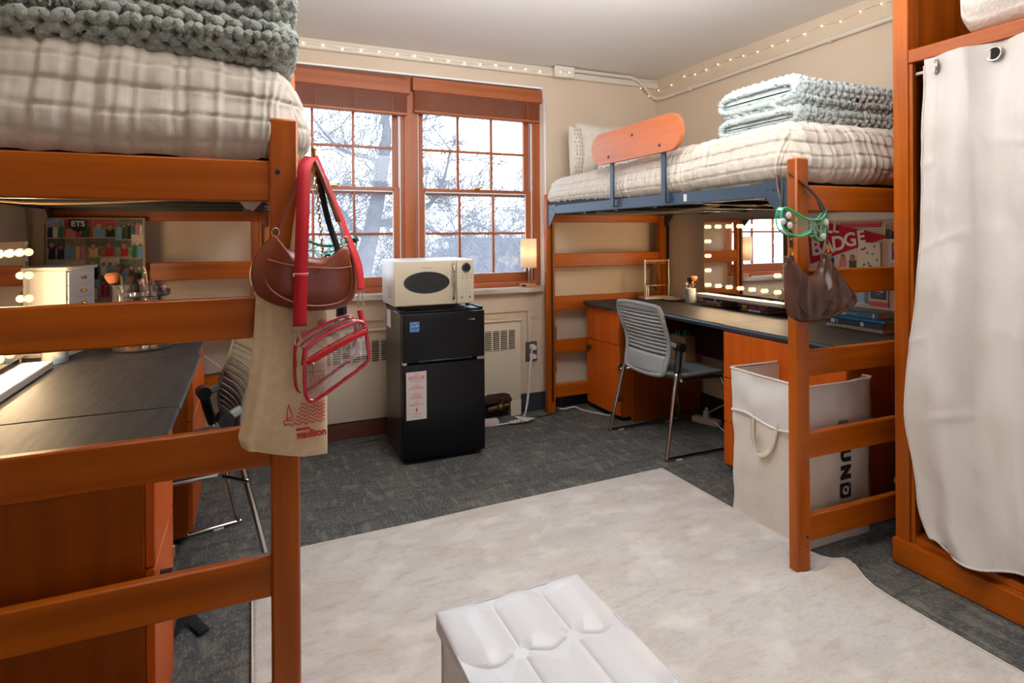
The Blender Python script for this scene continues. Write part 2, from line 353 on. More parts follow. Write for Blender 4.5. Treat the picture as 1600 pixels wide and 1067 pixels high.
t = thing('conduit_pipe', 'cream painted pipe bending from the junction box along the right wall', 'pipe', (2.5, 3.66, 2.3))
MB().tube(pp, .0135, 10).build('pipe', mat('pipe_paint', c(212, 200, 184), .45), t)
for p in ((2.45, 3.665, 2.405), (2.865, 3.3, 2.264), (2.865, 2.2, 2.277)):
    MB().sph(p, .021, 10, (1, .9, .7) if p[0] < 2.8 else (.9, .5, 1)).build('clamp', MAT['pipe_paint'], t)

# ------------------------------------------------------------------ windows
def window(n, x0, x1):
    """double hung window: casing and two sashes with six panes each"""
    fr = MB(); F0, F1 = WYY + .055, WYY + .20
    fr.box(x0, x0 + .055, F0, F1, OZ0, OZ1, .003).box(x1 - .055, x1, F0, F1, OZ0, OZ1, .003)
    root = tag(fr.build('window_%d' % n, TRIMZ), kind='structure')
    MB().box(x0 + .055, x1 - .055, F0, F1, OZ1 - .05, OZ1, .003).box(x0 + .055, x1 - .055, F0 - .02, F1, OZ0, OZ0 + .035, .004).build('frame', TRIMW, root)
    st = MB()
    for xx in (x0 + .055, x1 - .063): st.box(xx, xx + .008, F0 + .02, F0 + .03, OZ0 + .035, OZ1 - .05)
    st.build('track', WHITEP, root)
    a, b = x0 + .063, x1 - .063
    for (z0, z1, yo, gl, bot) in ((1.50, 2.225, .05, GLASS, .045), (.905, 1.545, .02, GLASSL, .06)):
        y = WYY + .06 + yo; s = MB()
        s.box(a, a + .04, y, y + .03, z0, z1, .002).box(b - .04, b, y, y + .03, z0, z1, .002)
        sash = s.build('sash', TRIMZ, root)
        MB().box(a + .04, b - .04, y, y + .03, z1 - (.04 if bot == .045 else .022), z1, .002).box(a + .04, b - .04, y, y + .03, z0, z0 + (.02 if bot == .045 else bot), .002).build('rail', TRIMW, sash)
        ga, gb = a + .04, b - .04; gz0, gz1 = z0 + (.02 if bot == .045 else bot), z1 - (.04 if bot == .045 else .022)
        if bot != .045:
            MB().box(ga, gb, y - .002, y + .004, gz0, gz0 + .006).box(ga, gb, y - .002, y + .004, gz1 - .008, gz1).box(ga, ga + .006, y - .002, y + .004, gz0, gz1).box(gb - .006, gb, y - .002, y + .004, gz0, gz1).build('screen_frame', WHITEP, sash)
        xs = [ga + (gb - ga) * k / 3 for k in range(4)]; zm = (1.805 if bot == .045 else (gz0 + gz1) / 2)
        for k in (1, 2): MB().box(xs[k] - .008, xs[k] + .008, y + .004, y + .026, gz0, gz1, .003).build('muntin', TRIMZ, sash)
        MB().box(ga, gb, y + .005, y + .025, zm - .008, zm + .008, .003).build('muntin', TRIMW, sash)
        for k in range(3):
            for (u0, u1) in ((gz0, zm - .008), (zm + .008, gz1)):
                MB().box(xs[k] + (.008 if k else 0), xs[k + 1] - (.008 if k < 2 else 0), y + .013, y + .015, u0, u1).build('pane', gl, sash)
    lk = MB().box((a + b) / 2 - .02, (a + b) / 2 + .02, WYY + .062, WYY + .085, 1.545, 1.556, .003).cyl(((a + b) / 2, WYY + .07, 1.55), ((a + b) / 2 + .03, WYY + .065, 1.562), .004)
    lk.build('sash_lock', GOLD, root)
window(1, OX0, .955); window(2, .955, OX1 - .022)
struct('trim_4', MB().box(.915, .995, WYY + .045, WYY + .06, OZ0, OZ1, .003), TRIMZ)
sl = MB().box(OX0 - .02, OX1 + .0, WYY - .055, WYY + .07, .832, .871, .006)
tag(sl.build('windowsill', SILL), 'speckled grey stone sill running under both windows', 'windowsill')
def blind(x0, x1, zt, tilt, label, cordx):
    t = thing('wooden_blind', label, 'blind', ((x0 + x1) / 2, WYY + .02, zt), 0)
    m_ = Matrix.Translation(((x0 + x1) / 2, WYY + .02, zt)) @ Matrix.Rotation(tilt, 4, 'Y') @ Matrix.Translation((-(x0 + x1) / 2, -WYY - .02, -zt))
    MB().box(x0, x1, WYY - .005, WYY + .006, zt - .085, zt, .002, M=m_).box(x0, x0 + .008, WYY, WYY + .05, zt - .085, zt, M=m_).box(x1 - .008, x1, WYY, WYY + .05, zt - .085, zt, M=m_).build('valance', TRIMW, t)
    MB().box(x0 + .012, x1 - .012, WYY + .01, WYY + .05, zt - .05, zt - .005, M=m_).build('headrail', TRIMW, t)
    SL = wood('x', c(150, 84, 54), c(186, 110, 76), '_slat'); me = None
    for k in range(22):
        z = zt - .050 - k * .0072
        if me is None:
            o = MB().box(x0 + .014, x1 - .014, WYY + .008, WYY + .056, z - .0016, z + .0016, .0006, M=m_).build('slat', SL, t); me = o; z0 = z
        else:
            q = me.copy(); COL.objects.link(q); q.parent = t; q.location = (random.uniform(-.001, .001), random.uniform(-.002, .002), z - z0)
    MB().box(x0 + .014, x1 - .014, WYY + .006, WYY + .058, zt - .224, zt - .206, .003, M=m_).build('bottom_rail', TRIMW, t)
    tp = MB()
    for f in (.12, .38, .63, .88): tp.box(x0 + (x1 - x0) * f - .0012, x0 + (x1 - x0) * f + .0012, WYY + .0035, WYY + .0065, zt - .205, zt - .085)
    tp.build('ladder_cord', SL, t)
    if cordx:
        cdm = mat('blind_cord', c(170, 110, 80), .7)
        for dx, zz in ((0, .94), (.012, .62)):
            MB().tube([(cordx + dx, WYY - .012, zt - .06), (cordx + dx + .003, WYY - .015, 1.5), (cordx + dx, WYY - .062, zz + .02)], .0015, 5).build('pull_cord', cdm, t)
            MB().lathe([(.002, .03), (.007, .02), (.009, 0), (.002, 0)], (cordx + dx, WYY - .062, zz - .01), 10).build('tassel', TRIMZ, t)
blind(.012, .945, 2.234, .014, 'brown wooden slat blind drawn up at the left window', None)
blind(.962, 1.896, 2.250, .006, 'brown wooden slat blind drawn up at the right window', 1.884)
MB_c = MB().tube([(.925, WYY - .006, 2.15), (.924, WYY - .006, 1.9), (.93, WYY + .03, 1.62)], .0012, 5)

# ------------------------------------------------------------------ radiator
rd = thing('radiator_cover', 'cream metal radiator cover with slotted grilles below the windows', 'radiator', (.9, 3.66, 0))
MB().box(.15, 1.69, 3.655, WYY, .105, .655, .01, seg=2).box(1.61, 1.69, 3.655, WYY, .0, .11, .004).build('cabinet', RAD, rd)
MB().box(.15, 1.42, 3.665, WYY, .0, .10, .004).build('toe_board', mat('brown_board', c(92, 52, 36), .5), rd)
MB().box(.15, 1.69, 3.64, 3.70, .645, .662, .006).build('top_edge', RAD, rd)
MB().box(1.42, 1.61, 3.69, WYY, 0, .16).build('opening', mat('cutout_shade', c(36, 22, 16), .9), rd)  # dark block, the cutout's shade is its colour
MB().poly([(1.38, 3.654, .105), (1.62, 3.654, .105), (1.62, 3.654, .12), (1.60, 3.654, .155), (1.56, 3.654, .168), (1.44, 3.654, .168), (1.40, 3.654, .15), (1.38, 3.654, .12)], (0, 1, 0), .003).build('cutout_plate', mat('cutout_shade2', c(58, 36, 24), .8), rd)  # dark plate painting the shaded cutout onto the cabinet front
MB().cyl((1.44, 3.648, .07), (1.60, 3.648, .085), .016).sph((1.53, 3.64, .08), .03, 12).cyl((1.53, 3.63, .08), (1.53, 3.63, .14), .012).build('valve', mat('old_brass', c(110, 84, 58), .4, .8), rd)
gdark = mat('grille_shade', c(26, 22, 20), .9)  # shade of the slot recesses as a dark colour
for k in range(23):
    x = 1.642 - k * .0575
    if x < .2: break
    g = MB().box(x - .042, x, 3.650, 3.6545, .458, .588).build('grille', gdark, rd)
    lv = MB()
    for j in range(10): lv.box(x - .042, x, 3.645, 3.651, .4605 + j * .0132, .4655 + j * .0132)
    lv.build('louver', RAD, g)

# ------------------------------------------------------------------ loft beds
def bed(loc, rz, side, label):
    """origin: floor corner of the near outer post; +y runs along the bed; side=+1 body lies towards +x"""
    t = thing('loft_bed', label, 'bed', loc, rz); s = side; L, Wd = 2.12, 1.0
    def bx(mb, x0, x1, *a, **k): return mb.box(min(s * x0, s * x1), max(s * x0, s * x1), *a, **k)
    def P(mb, name, m, parent=t): return mb.build(name, m, parent, world=False)
    for (x, y) in ((0, 0), (Wd - .063, 0), (0, L - .045), (Wd - .063, L - .045)):
        p = P(bx(MB(), x, x + .063, y, y + .045, 0, 1.51, .005), 'post', WZ)
        bl = MB()
        for z in (1.385, .125, .03 + .06):
            for yy, d in (((y - .0015), -1),):
                if z > 1 or y == 0: bl.cyl((s * (x + .045), yy, z), (s * (x + .045), yy + .004, z), .0055 if z > .1 else .003)
        P(bl, 'bolt', BLACK, p)
    for yy in (0.008, L - .037):
        for zt in (1.412, 1.100, .803, .500, .195):
            P(bx(MB(), .060, Wd - .060, yy, yy + .026, zt - .095, zt, .004), 'rail', WX)
    for x in (.012, Wd - .016):
        r = P(bx(MB(), x, x + .004, .045, L - .045, 1.372, 1.428).box(min(s * x, s * (x + .03)), max(s * x, s * (x + .03)), .045, L - .045, 1.372, 1.376), 'side_rail', STEEL)
        for (ya, yb) in ((.045, .165), (L - .045, L - .165)):
            P(MB().poly([(s * x - .003 * s, ya, 1.435), (s * x - .003 * s, yb, 1.435), (s * x - .003 * s, yb, 1.385), (s * x - .003 * s, ya + (yb - ya) * .22, 1.29), (s * x - .003 * s, ya, 1.29)], (s, 0, 0), .004), 'corner_bracket', STEEL, r)
            hb = MB()
            for f, z in ((.2, 1.41), (.2, 1.37), (.2, 1.33), (.55, 1.40), (.8, 1.405)): hb.cyl((s * x - .005 * s, ya + (yb - ya) * f, z), (s * x - .001 * s, ya + (yb - ya) * f, z), .004 if f != .8 else .003, n=8)
            P(hb, 'rivet', BLACK, r)
        P(bx(MB(), x + .002, x + .030, .06, .075, .10, 1.30) if False else bx(MB(), x + .02, x + .028, L - .058, L - .047, .08, 1.30), 'hole_strip', BLACK)
        for yq in (.62, 1.95): P(bx(MB(), x - .0006, x, yq, yq + .022, 1.385, 1.418), 'warning_sticker', WHITEP, r)
    dk = bx(MB(), .04, Wd - .04, .05, L - .05, 1.385, 1.392)
    P(dk, 'deck_panel', DARK)
    for k in range(6): P(bx(MB(), .03, Wd - .03, .15 + k * .36, .175 + k * .36, 1.365, 1.385), 'cross_bar', BLACK)
    gd = 1.40; pts = []
    y0, y1, z0, z1, rr = .60, 1.40, 1.625, 1.80, .085
    for (cy0, cz0, a0) in ((y1 - rr, z1 - rr, 0), (y0 + rr, z1 - rr, 90), (y0 + rr, z0 + rr, 180), (y1 - rr, z0 + rr, 270)):
        for k in range(8):
            a = math.radians(a0 + k * 90 / 7); pts.append((-s * .034, cy0 + rr * math.cos(a), cz0 + rr * math.sin(a)))
    g = P(MB().poly(pts, (s, 0, 0), .02), 'guard_board', GUARD)
    for (yy, zz) in ((.76, 1.66), (1.22, 1.66), (.99, 1.745)): P(MB().cyl((-s * .037, yy, zz), (-s * .034, yy, zz), .008), 'screw', BLACK, g)
    for yy in (.745, 1.205):
        P(MB().box(min(-s * .014, -s * .004), max(-s * .014, -s * .004), yy, yy + .032, 1.385, 1.72, .001).box(min(-s * .014, s * .012), max(-s * .014, s * .012), yy, yy + .032, 1.385, 1.39), 'guard_bracket', STEEL)
    return t
bedL = bed((.104, 1.46, 0), 0, -1, 'wooden loft bed on the left, red bag strap over its post')
bedR = bed((1.81, 1.53, 0), -.027, 1, 'wooden loft bed on the right with blue-grey steel side rail')
# springs and cords under the decks
tag(MB().tube(catmull([(1.95, 3.2, 1.375), (2.0, 2.8, 1.35), (2.05, 2.5, 1.352), (2.08, 2.2, 1.372)], 6), .006, 6).tube(catmull([(2.02, 2.1, 1.372), (2.0, 1.9, 1.352), (1.97, 1.72, 1.374)], 6), .003, 6).build('cord', mat('tan_cord', c(178, 140, 90), .7)), 'tan cord sagging under the right bed frame', 'cord')
tag(MB().tube(catmull([(-.86, 2.4, 1.372), (-.6, 2.3, 1.345), (-.2, 2.2, 1.36), (.0, 2.1, 1.374)], 6), .005, 6).build('cord', MAT['tan_cord']), 'tan cord sagging under the left bed frame', 'cord')

def quilt(name, label, x0, x1, y0, y1, zt, zb, r, seed, h=.006, zfar=0, group=None, m=LINEN, puff=.02, crown=0, rz=0):
    """quilted bedspread draped over the mattress: rounded edges, stitched rows, gauze crinkles"""
    d = .0052; h = .0052; dm = r * PI / 2 + (zt - r - zb)
    ix0, ix1, iy0, iy1 = x0 + r, x1 - r, y0 + r, y1 - r
    X = np.arange(ix0 - dm, ix1 + dm + d / 2, d); Yv = np.arange(iy0 - dm, iy1 + dm + d / 2, h)
    PX, PY = np.meshgrid(X, Yv, indexing='ij'); qx, qy = np.clip(PX, ix0, ix1), np.clip(PY, iy0, iy1)
    dx, dy = PX - qx, PY - qy; dist = np.hypot(dx, dy); nx, ny = dx / (dist + 1e-9), dy / (dist + 1e-9); dist = np.minimum(dist, dm)
    th = np.minimum(dist / r, PI / 2); off = r * np.sin(th); zz = zt - r * (1 - np.cos(th)); ov = np.maximum(dist - r * PI / 2, 0); zz = zz - ov
    # surface normal
    N = np.stack([nx * np.sin(th), ny * np.sin(th), np.cos(th)], -1)
    sid = np.abs(np.mod(PX / .055 + .35 * noise1(PY * 3, seed), 1) - .5) * 2; side2 = np.abs(np.mod(PY / .055 + .35 * noise1(PX * 3, seed + 1), 1) - .5) * 2
    row = np.where(np.abs(dx) > np.abs(dy), sid, side2) if True else sid
    # rows follow the hem: use the distance from the edge
    rown = np.abs(np.mod((dist + .02 * noise2(PX * 4, PY * 4, seed)) / .05, 1) - .5) * 2
    flat_ = (dist <= 0)
    rowv = np.where(flat_, np.abs(np.mod(PX / .05, 1) - .5) * 2, rown)
    stitch = -np.exp(-((1 - rowv) / .13) ** 2) * .0058
    along = np.where(np.abs(ny) > .7, PX, np.where(np.abs(nx) > .7, PY, PX - PY))
    k_ = np.floor(np.where(flat_, PX, dist) / .05)
    cr_ = (noise1(along / .011 + .6 * noise2(PX * 9, PY * 9, seed + 5) + k_ * .21, seed) * .0100 + noise1(along / .024 + k_ * .33, seed + 2) * .0050 + noise2(PX / .02, PY / .02, seed + 9) * .003)
    puffz = .012 * noise2(PX * 2.2, PY * 2.2, seed + 3) + puff * np.sin(np.clip(ov / max(zt - r - zb, .01), 0, 1) * PI) * 1.0
    crown_ = crown * np.clip(1 - ((PX - (x0 + x1) / 2) / ((x1 - x0) / 2)) ** 2, 0, 1) * (th < .9)
    D = stitch + cr_ * (.35 + .65 * np.clip(rowv < 2, 0, 1)) + puffz - np.clip(ov / max(zt - r - zb, .01), 0, 1) ** 4 * .02
    P = np.stack([qx + nx * off, qy + ny * off, zz + zfar * (PY - y0) / (y1 - y0) * np.clip((zz - zb) / (zt - zb), 0, 1) + crown * np.clip(1 - ((qx - (x0 + x1) / 2) / ((x1 - x0) / 2)) ** 2, 0, 1) * np.clip((zz - zb) / (zt - zb), 0, 1)], -1) + N * D[..., None]
    P[..., 2] += np.where(dist >= dm - 1e-6, .008 * noise1(along / .04, seed + 8), 0)
    o = grid_obj(name, P, m, loc=((x0 + x1) / 2, (y0 + y1) / 2, zb)); o.rotation_euler.z = rz; return tag(o, label, 'bedspread', group)
quilt('quilted_bedspread', 'cream quilted bedspread under the grey-green blanket on the left bed', -.90, .125, 1.475, 3.58, 1.635, 1.418, .105, 3, crown=.05)
quilt('quilted_bedspread', 'cream quilted bedspread under the pale blue blanket on the right bed', 1.862, 2.85, 1.558, 3.65, 1.675, 1.430, .10, 8, zfar=-.055, rz=-.027)
for (x0, x1, y0, y1, l) in ((-.86, .08, 1.53, 3.54, 'mattress hidden under the left bedspread'), (1.88, 2.79, 1.61, 3.62, 'mattress hidden under the right bedspread')):
    mt = MB().box(x0, x1, y0, y1, 1.393, 1.53, .02, seg=2).build('mattress', mat('mattress_ticking', c(40, 42, 48), .8), loc=((x0 + x1) / 2, (y0 + y1) / 2, 1.393)); tag(mt, l, 'mattress')

def knit(name, label, x0, x1, y0, y1, layers, seed, m, rot=0, pitch=.040):
    """folded chunky knit blanket: each layer a rounded slab wrapped in looped yarn rows"""
    cx, cy0 = (x0 + x1) / 2, (y0 + y1) / 2
    t = thing(name, label, 'blanket', (cx, cy0, layers[0][0]), rot)
    for li, (z0, z1) in enumerate(layers):
        hz = (z1 - z0) / 2; zc = (z0 + z1) / 2; e = li * 5
        xa, xb, ya, yb = x0 + .012 * e % .03, x1, y0 + .01 * li, y1
        def surf(u, v):   # u along x in [0,1], v around the section
            x = xa + (xb - xa) * u; endd = np.minimum(u, 1 - u) * (xb - xa); k = np.clip(endd / .07, 0, 1); kk = np.sqrt(np.clip(1 - (1 - k) ** 2.4, 0, 1))
            a = v * 2 * PI; ca, sa = np.cos(a), np.sin(a); ex = .32
            yy = np.sign(ca) * np.abs(ca) ** ex; zs = np.sign(sa) * np.abs(sa) ** .62
            bul = 1 + .10 * noise2(x * 6, v * 5 + li * 3, seed + li)
            Y = (ya + yb) / 2 + (yb - ya) / 2 * yy * (.90 + .10 * kk); Z = zc + hz * zs * (.05 + .95 * kk) * bul + .012 * noise1(x * 5, seed + 4 + li) 
            return x, Y, Z
        U, Vv = np.meshgrid(np.linspace(0, 1, 60), np.linspace(0, 1, 65)[:-1], indexing='ij'); X, Y, Z = surf(U, Vv)
        C0 = np.array([cx, cy0, zc]); Pb = np.stack([X, Y, Z], -1); Pb = C0 + (Pb - C0) * np.array([.96, .955, .86])
        grid_obj('core', Pb, m, t, cv=True)
        # arc length table of the section
        vv = np.linspace(0, 1, 800); _, ys, zs = surf(np.full(800, .5), vv); al = np.concatenate([[0], np.cumsum(np.hypot(np.diff(ys), np.diff(zs)))]); tot = al[-1]
        nr = int(tot / .0285); V_, F_ = [], []
        nu = int((xb - xa) / pitch * 8); us = np.linspace(.0, 1, nu)
        for r_ in range(nr):
            ph = PI * (r_ % 2); s = (r_ + .5) / nr * tot
            wob = noise1(us * (xb - xa) * 9 + r_ * 3.7, seed + r_) * .010
            ss = (s + .0085 * np.sin(us * (xb - xa) / pitch * 2 * PI + ph) + wob) % tot; v = np.interp(ss, al, vv)
            x, y, z = surf(us, v); lift = .007 * np.cos(2 * us * (xb - xa) / pitch * 2 * PI + ph)
            ny, nz = (y - cy0) / ((yb - ya) / 2), (z - zc) / hz; ln = np.hypot(ny ** 3, nz) + 1e-6
            pts = np.stack([x + .003 * np.cos(us * 300 + r_), y + lift * ny ** 3 / ln, z + lift * nz / ln], -1)
            pts = pts[1:-1]; Vt, Ft = tube_arrays(pts, lambda q: .0128 + .0018 * math.sin(q * 90 + r_ * 2), 6)
            F_.extend([[i + len(V_) for i in f] for f in Ft]); V_.extend(Vt)
        for xe, sg in ((xa, 1), (xb, -1)):
            for q in range(3):
                uu = .012 + q * .020; vq = np.linspace(0, 1, 90); x, y, z = surf(np.full(90, uu if sg > 0 else 1 - uu), vq)
                pts = np.stack([x + .006 * np.sin(vq * 140 + q * PI), y, z], -1)[:-1]; Vt, Ft = tube_arrays(pts, .0125, 6, True)
                F_.extend([[i + len(V_) for i in f] for f in Ft]); V_.extend(Vt)
        o = raw_obj('knit_yarn', V_, F_, m, t); o['kind'] = 'stuff'
    return t
knit('knitted_blanket', 'folded chunky grey-green knit blanket on top of the left bed', -.86, .105, 1.50, 1.98, [(1.655, 1.755), (1.745, 1.88)], 2, YARNG)
knit('knitted_blanket', 'folded chunky pale blue knit blanket on top of the right bed', 2.02, 2.74, 1.70, 2.14, [(1.655, 1.765), (1.755, 1.885)], 5, YARN)

def pillow(name, label, ctr, w, h, th, lean, rz, m, dots=None, group=None, seed=0):
    n = 34; U, V = np.meshgrid(np.linspace(-1, 1, n), np.linspace(-1, 1, n), indexing='ij')
    k = 1 - .07 * (np.abs(U) ** 2) ; kx = U * (1 - .07 * (1 - np.abs(V)) * 1); kz = V * (1 - .07 * (1 - np.abs(U)))
    T = np.clip((1 - np.abs(U) ** 2.6) * (1 - np.abs(V) ** 2.6), 0, 1) ** .55 * th / 2 * (1 + .25 * noise2(U * 4 + seed, V * 4))
    A1 = np.stack([kx * w / 2, -T, kz * h / 2], -1); B1 = np.stack([kx * w / 2, T, kz * h / 2], -1)
    t = thing(name, label, 'pillow', ctr, rz, group); Mx = np.array((Matrix.Rotation(lean, 3, 'X')))
    V_ = np.concatenate([A1.reshape(-1, 3), B1.reshape(-1, 3)]) @ Mx.T; F = []
    for s in (0, n * n):
        for i in range(n - 1):
            for j in range(n - 1):
                f = (s + i * n + j, s + (i + 1) * n + j, s + (i + 1) * n + j + 1, s + i * n + j + 1); F.append(f if s == 0 else f[::-1])
    raw_obj('cover', V_, F, m, t, world=False)
    b = [(-1 + 2 * q / 20) for q in range(21)]; edge = [(x, -1) for x in b] + [(1, z) for z in b] + [(-x, 1) for x in b] + [(-1, -z) for z in b]
    pts = [Vector(Mx @ np.array([x * w / 2 * (1 - .07 * (1 - abs(z))), 0, z * h / 2 * (1 - .07 * (1 - abs(x)))])) for x, z in edge]
    V2 = [p for i, p in enumerate(pts) if i == 0 or (p - pts[i - 1]).length > 1e-4]
    MB().tube(V2, .004, 6, True).build('seam', m, t, world=False)
    if dots:
        db = MB(); rnd = random.Random(seed)
        nc = 5 if w > .2 else 1
        for i in range(-nc, nc + 1):
            for j in range(-5, 6):
                u, v = i / (nc + 1) + (.08 if j % 2 else -.08), j / 6; tt = ((1 - abs(u) ** 2.6) * (1 - abs(v) ** 2.6)) ** .55 * th / 2 * 1.02
                p = Mx @ np.array([u * w / 2, -tt - .001, v * h / 2]); db.sph(tuple(p), .0042, 6)
        db.build('embroidery', dots, t, world=False, kind='stuff')
    return t
pillow('pillow', 'cream dotted pillow at the head of the right bed, nearest the window', (2.04, 3.50, 1.80), .10, .34, .09, -.05, .1, CREAM, mat('beige_dot', c(170, 140, 110), .8), seed=1)
pillow('pillow', 'plain cream textured pillow leaning behind the guard board', (2.33, 3.50, 1.82), .54, .36, .15, -.12, -.05, LINEN, seed=2)
pillow('pillow', 'small blue-dotted pillow propped before the plain cream pillow', (2.33, 3.38, 1.76), .38, .26, .11, -.2, -.08, WHITEP, mat('blue_dot', c(90, 110, 150), .8), seed=3)
pillow('pillow', 'fluffy pale yellow pillow behind the blue knit blanket', (2.72, 2.42, 1.84), .24, .30, .16, -.3, .5, mat('yellow_plush', c(220, 190, 130), .95, 0, None, bump=.8, bscale=(120, 120, 120)), seed=4)

# ------------------------------------------------------------------ desks (built facing +x at x=0; side=+1 body lies towards +x)
def desk_cab(name, label, xf, s, y0, y1, drawers, door, depth, over=.035, ztop=.763):
    """cabinet with laminate top; xf front plane, body goes s*depth"""
    t = thing(name, label, 'desk cabinet', (xf, (y0 + y1) / 2, 0)); X = lambda d: xf + s * d
    def bx(mb, d0, d1, *a, **k): return mb.box(min(X(d0), X(d1)), max(X(d0), X(d1)), *a, **k)
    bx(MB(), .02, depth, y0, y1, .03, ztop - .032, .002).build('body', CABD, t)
    bx(MB(), .05, depth, y0 + .02, y1 - .02, 0, .03).build('plinth', BLACK, t)
    zs = drawers
    for k in range(len(zs) - 1):
        f = bx(MB(), 0, .019, y0 + .002, y1 - .002, zs[k + 1] + .0025, zs[k] - .0025, .002).build('drawer', CAB, t)
    if door:
        d = bx(MB(), 0, .019, y0 + .002, y1 - .002, .045, door - .0025, .002).build('door', CAB, t)
        yk, yh = (y1 - .05, y0) if s > 0 else (y0 + .08, y1)
        MB().cyl((X(0), yk, door - .06), (X(-.02), yk, door - .06), .013).box(min(X(-.018), X(-.03)), max(X(-.018), X(-.03)), yk - .016, yk + .016, door - .068, door - .052, .003).build('lock', BLACK, d)
        for z in (door - .13, .16): bx(MB(), -.004, .02, yh - .006, yh + .006, z - .018, z + .018, .001).build('hinge', NICKEL, d)
    tp = MB(); a, b = X(-over), X(depth)
    tp.box(min(a, b), max(a, b), y0 - .001, y1 + .001, ztop - .004, ztop, .001)
    tp.build('top', DESK, t)
    pr = [(-over, ztop - .004), (-over - .002, ztop - .012), (-over + .012, ztop - .032), (0.01, ztop - .032), (.01, ztop - .004)]
    MB().poly([(X(q), y0 - .001, z) for q, z in pr], (0, 1, 0), y1 - y0 + .002).build('edge_band', EDGE, t)
    bx(MB(), .01, depth, y0, y1, ztop - .031, ztop - .0045).build('underlay', EDGE, t)
    return t
def desk_mid(label, xf, s, y0, y1, depth, over=.0, legy=None, ztop=.763):
    t = thing('writing_desk', label, 'desk', (xf, (y0 + y1) / 2, 0)); X = lambda d: xf + s * d
    def bx(mb, d0, d1, *a, **k): return mb.box(min(X(d0), X(d1)), max(X(d0), X(d1)), *a, **k)
    bx(MB(), 0, depth, y0 + .002, y1 - .002, ztop - .004, ztop, .001).build('top', DESK, t)
    MB().poly([(X(q), y0 + .002, z) for q, z in ((0, ztop - .004), (-.004, ztop - .012), (.006, ztop - .03), (.02, ztop - .03), (.02, ztop - .004))], (0, 1, 0), y1 - y0 - .004).build('edge_band', EDGE, t)
    bx(MB(), .015, depth, y0 + .002, y1 - .002, ztop - .03, ztop - .0045).build('underlay', EDGE, t)
    if legy: bx(MB(), .045, depth, legy[0], legy[1], 0, ztop - .031, .002).build('side_panel', CABD, t)
    bx(MB(), depth - .10, depth - .08, y0 + .004, y1 - .004, .42, ztop - .031).build('back_panel', mat('panel_dark', c(70, 34, 16), .5), t)
    return t
Zt = .763
desk_cab('desk_cabinet', 'wooden cupboard end of the right desk beside the far bed posts', 2.195, 1, 3.232, 3.63, [.728, .50], .50, .66, .04)
desk_mid('dark topped writing desk under the right loft bed, chair pushed in', 2.245, 1, 2.352, 3.232, .61, legy=(3.205, 3.23))
desk_cab('drawer_pedestal', 'wooden drawer unit of the right desk behind the laundry hamper', 2.245, 1, 1.66, 2.352, [.728, .49, .262, .045], None, .61, .012)
desk_cab('desk_cabinet', 'wooden cupboard end of the left desk nearest the camera', -.20, -1, 1.545, 1.885, [.728, .49], .49, .66, .015)
desk_mid('dark topped writing desk under the left loft bed', -.185, -1, 1.894, 2.69, .67)
desk_cab('drawer_pedestal', 'wooden drawer unit at the far end of the left desk', -.215, -1, 2.69, 3.36, [.728, .49, .262, .045], None, .64, .02)

# ------------------------------------------------------------------ vanity mirrors
def vanity(label, xg, s, y0, y1, z0, ztop, board, tilt=0):
    """mirror plane at xg, facing -s; bulbs around the rim"""
    t = thing('vanity_mirror', label, 'mirror', (xg, (y0 + y1) / 2, board[4])); f = -s
    MB().box(board[0], board[1], board[2], board[3], board[4], board[5], .003).build('base', WHITE, t)
    MB().box(min(xg, xg - f * .03), max(xg, xg - f * .03), y0, y1, z0, ztop, .002).build('frame', mat('mirror_side', c(170, 160, 150), .3, .6), t)
    MB().box(min(xg, xg + f * .003), max(xg, xg + f * .003), y0 + .002, y1 - .002, z0 + .002, ztop - .002).build('glass', MIRROR, t)
    for y in (y0 + .03, y1 - .03): MB().cyl((xg - f * .015, y, board[5]), (xg - f * .015, y, z0 + .03), .006).build('support', CHROME, t)
    d = .04; n = 7; ys = [y0 + d + (y1 - y0 - 2 * d) * k / (n - 1) for k in range(n)]; zsid = [z0 + d + (ztop - z0 - 2 * d) * k / 4 for k in range(1, 4)]
    pos = [(y, ztop - d) for y in ys] + [(y, z0 + d) for y in ys] + [(y, z) for y in (ys[0], ys[-1]) for z in zsid]
    base = None
    for y, z in pos:
        if base is None:
            so = MB().cyl((xg + f * .003, 0, 0), (xg + f * .0045, 0, 0), .0125, n=12).build('socket', CHROME, t, world=False)
            bu = MB().sph((xg + f * .015, 0, 0), .0135, 16).build('bulb', BULB, t, world=False)
            for o in (so, bu): o.data.transform(Matrix.Translation((-xg, 0, 0)))
            so_, bu_ = so, bu; base = 1
        else:
            so = so_.copy(); bu = bu_.copy(); COL.objects.link(so); COL.objects.link(bu)
        for o in (so, bu): o.parent = t; o.location = (0, y - t.location.y, z - t.location.z)
        lo = bpy.data.objects.new('bulb_lamp', LAMPD); COL.objects.link(lo); lo.parent = bu; lo.location = (f * .015, 0, 0)
    return t
vanity('lit vanity mirror propped on books on the right desk', 2.765, 1, 2.425, 3.065, .855, 1.318, (2.70, 2.86, 2.375, 3.075, .817, .840))
vanity('lit vanity mirror on the left desk beside the white chest', -.735, -1, 2.02, 2.655, .815, 1.225, (-.88, -.655, 1.96, 2.63, .764, .79))

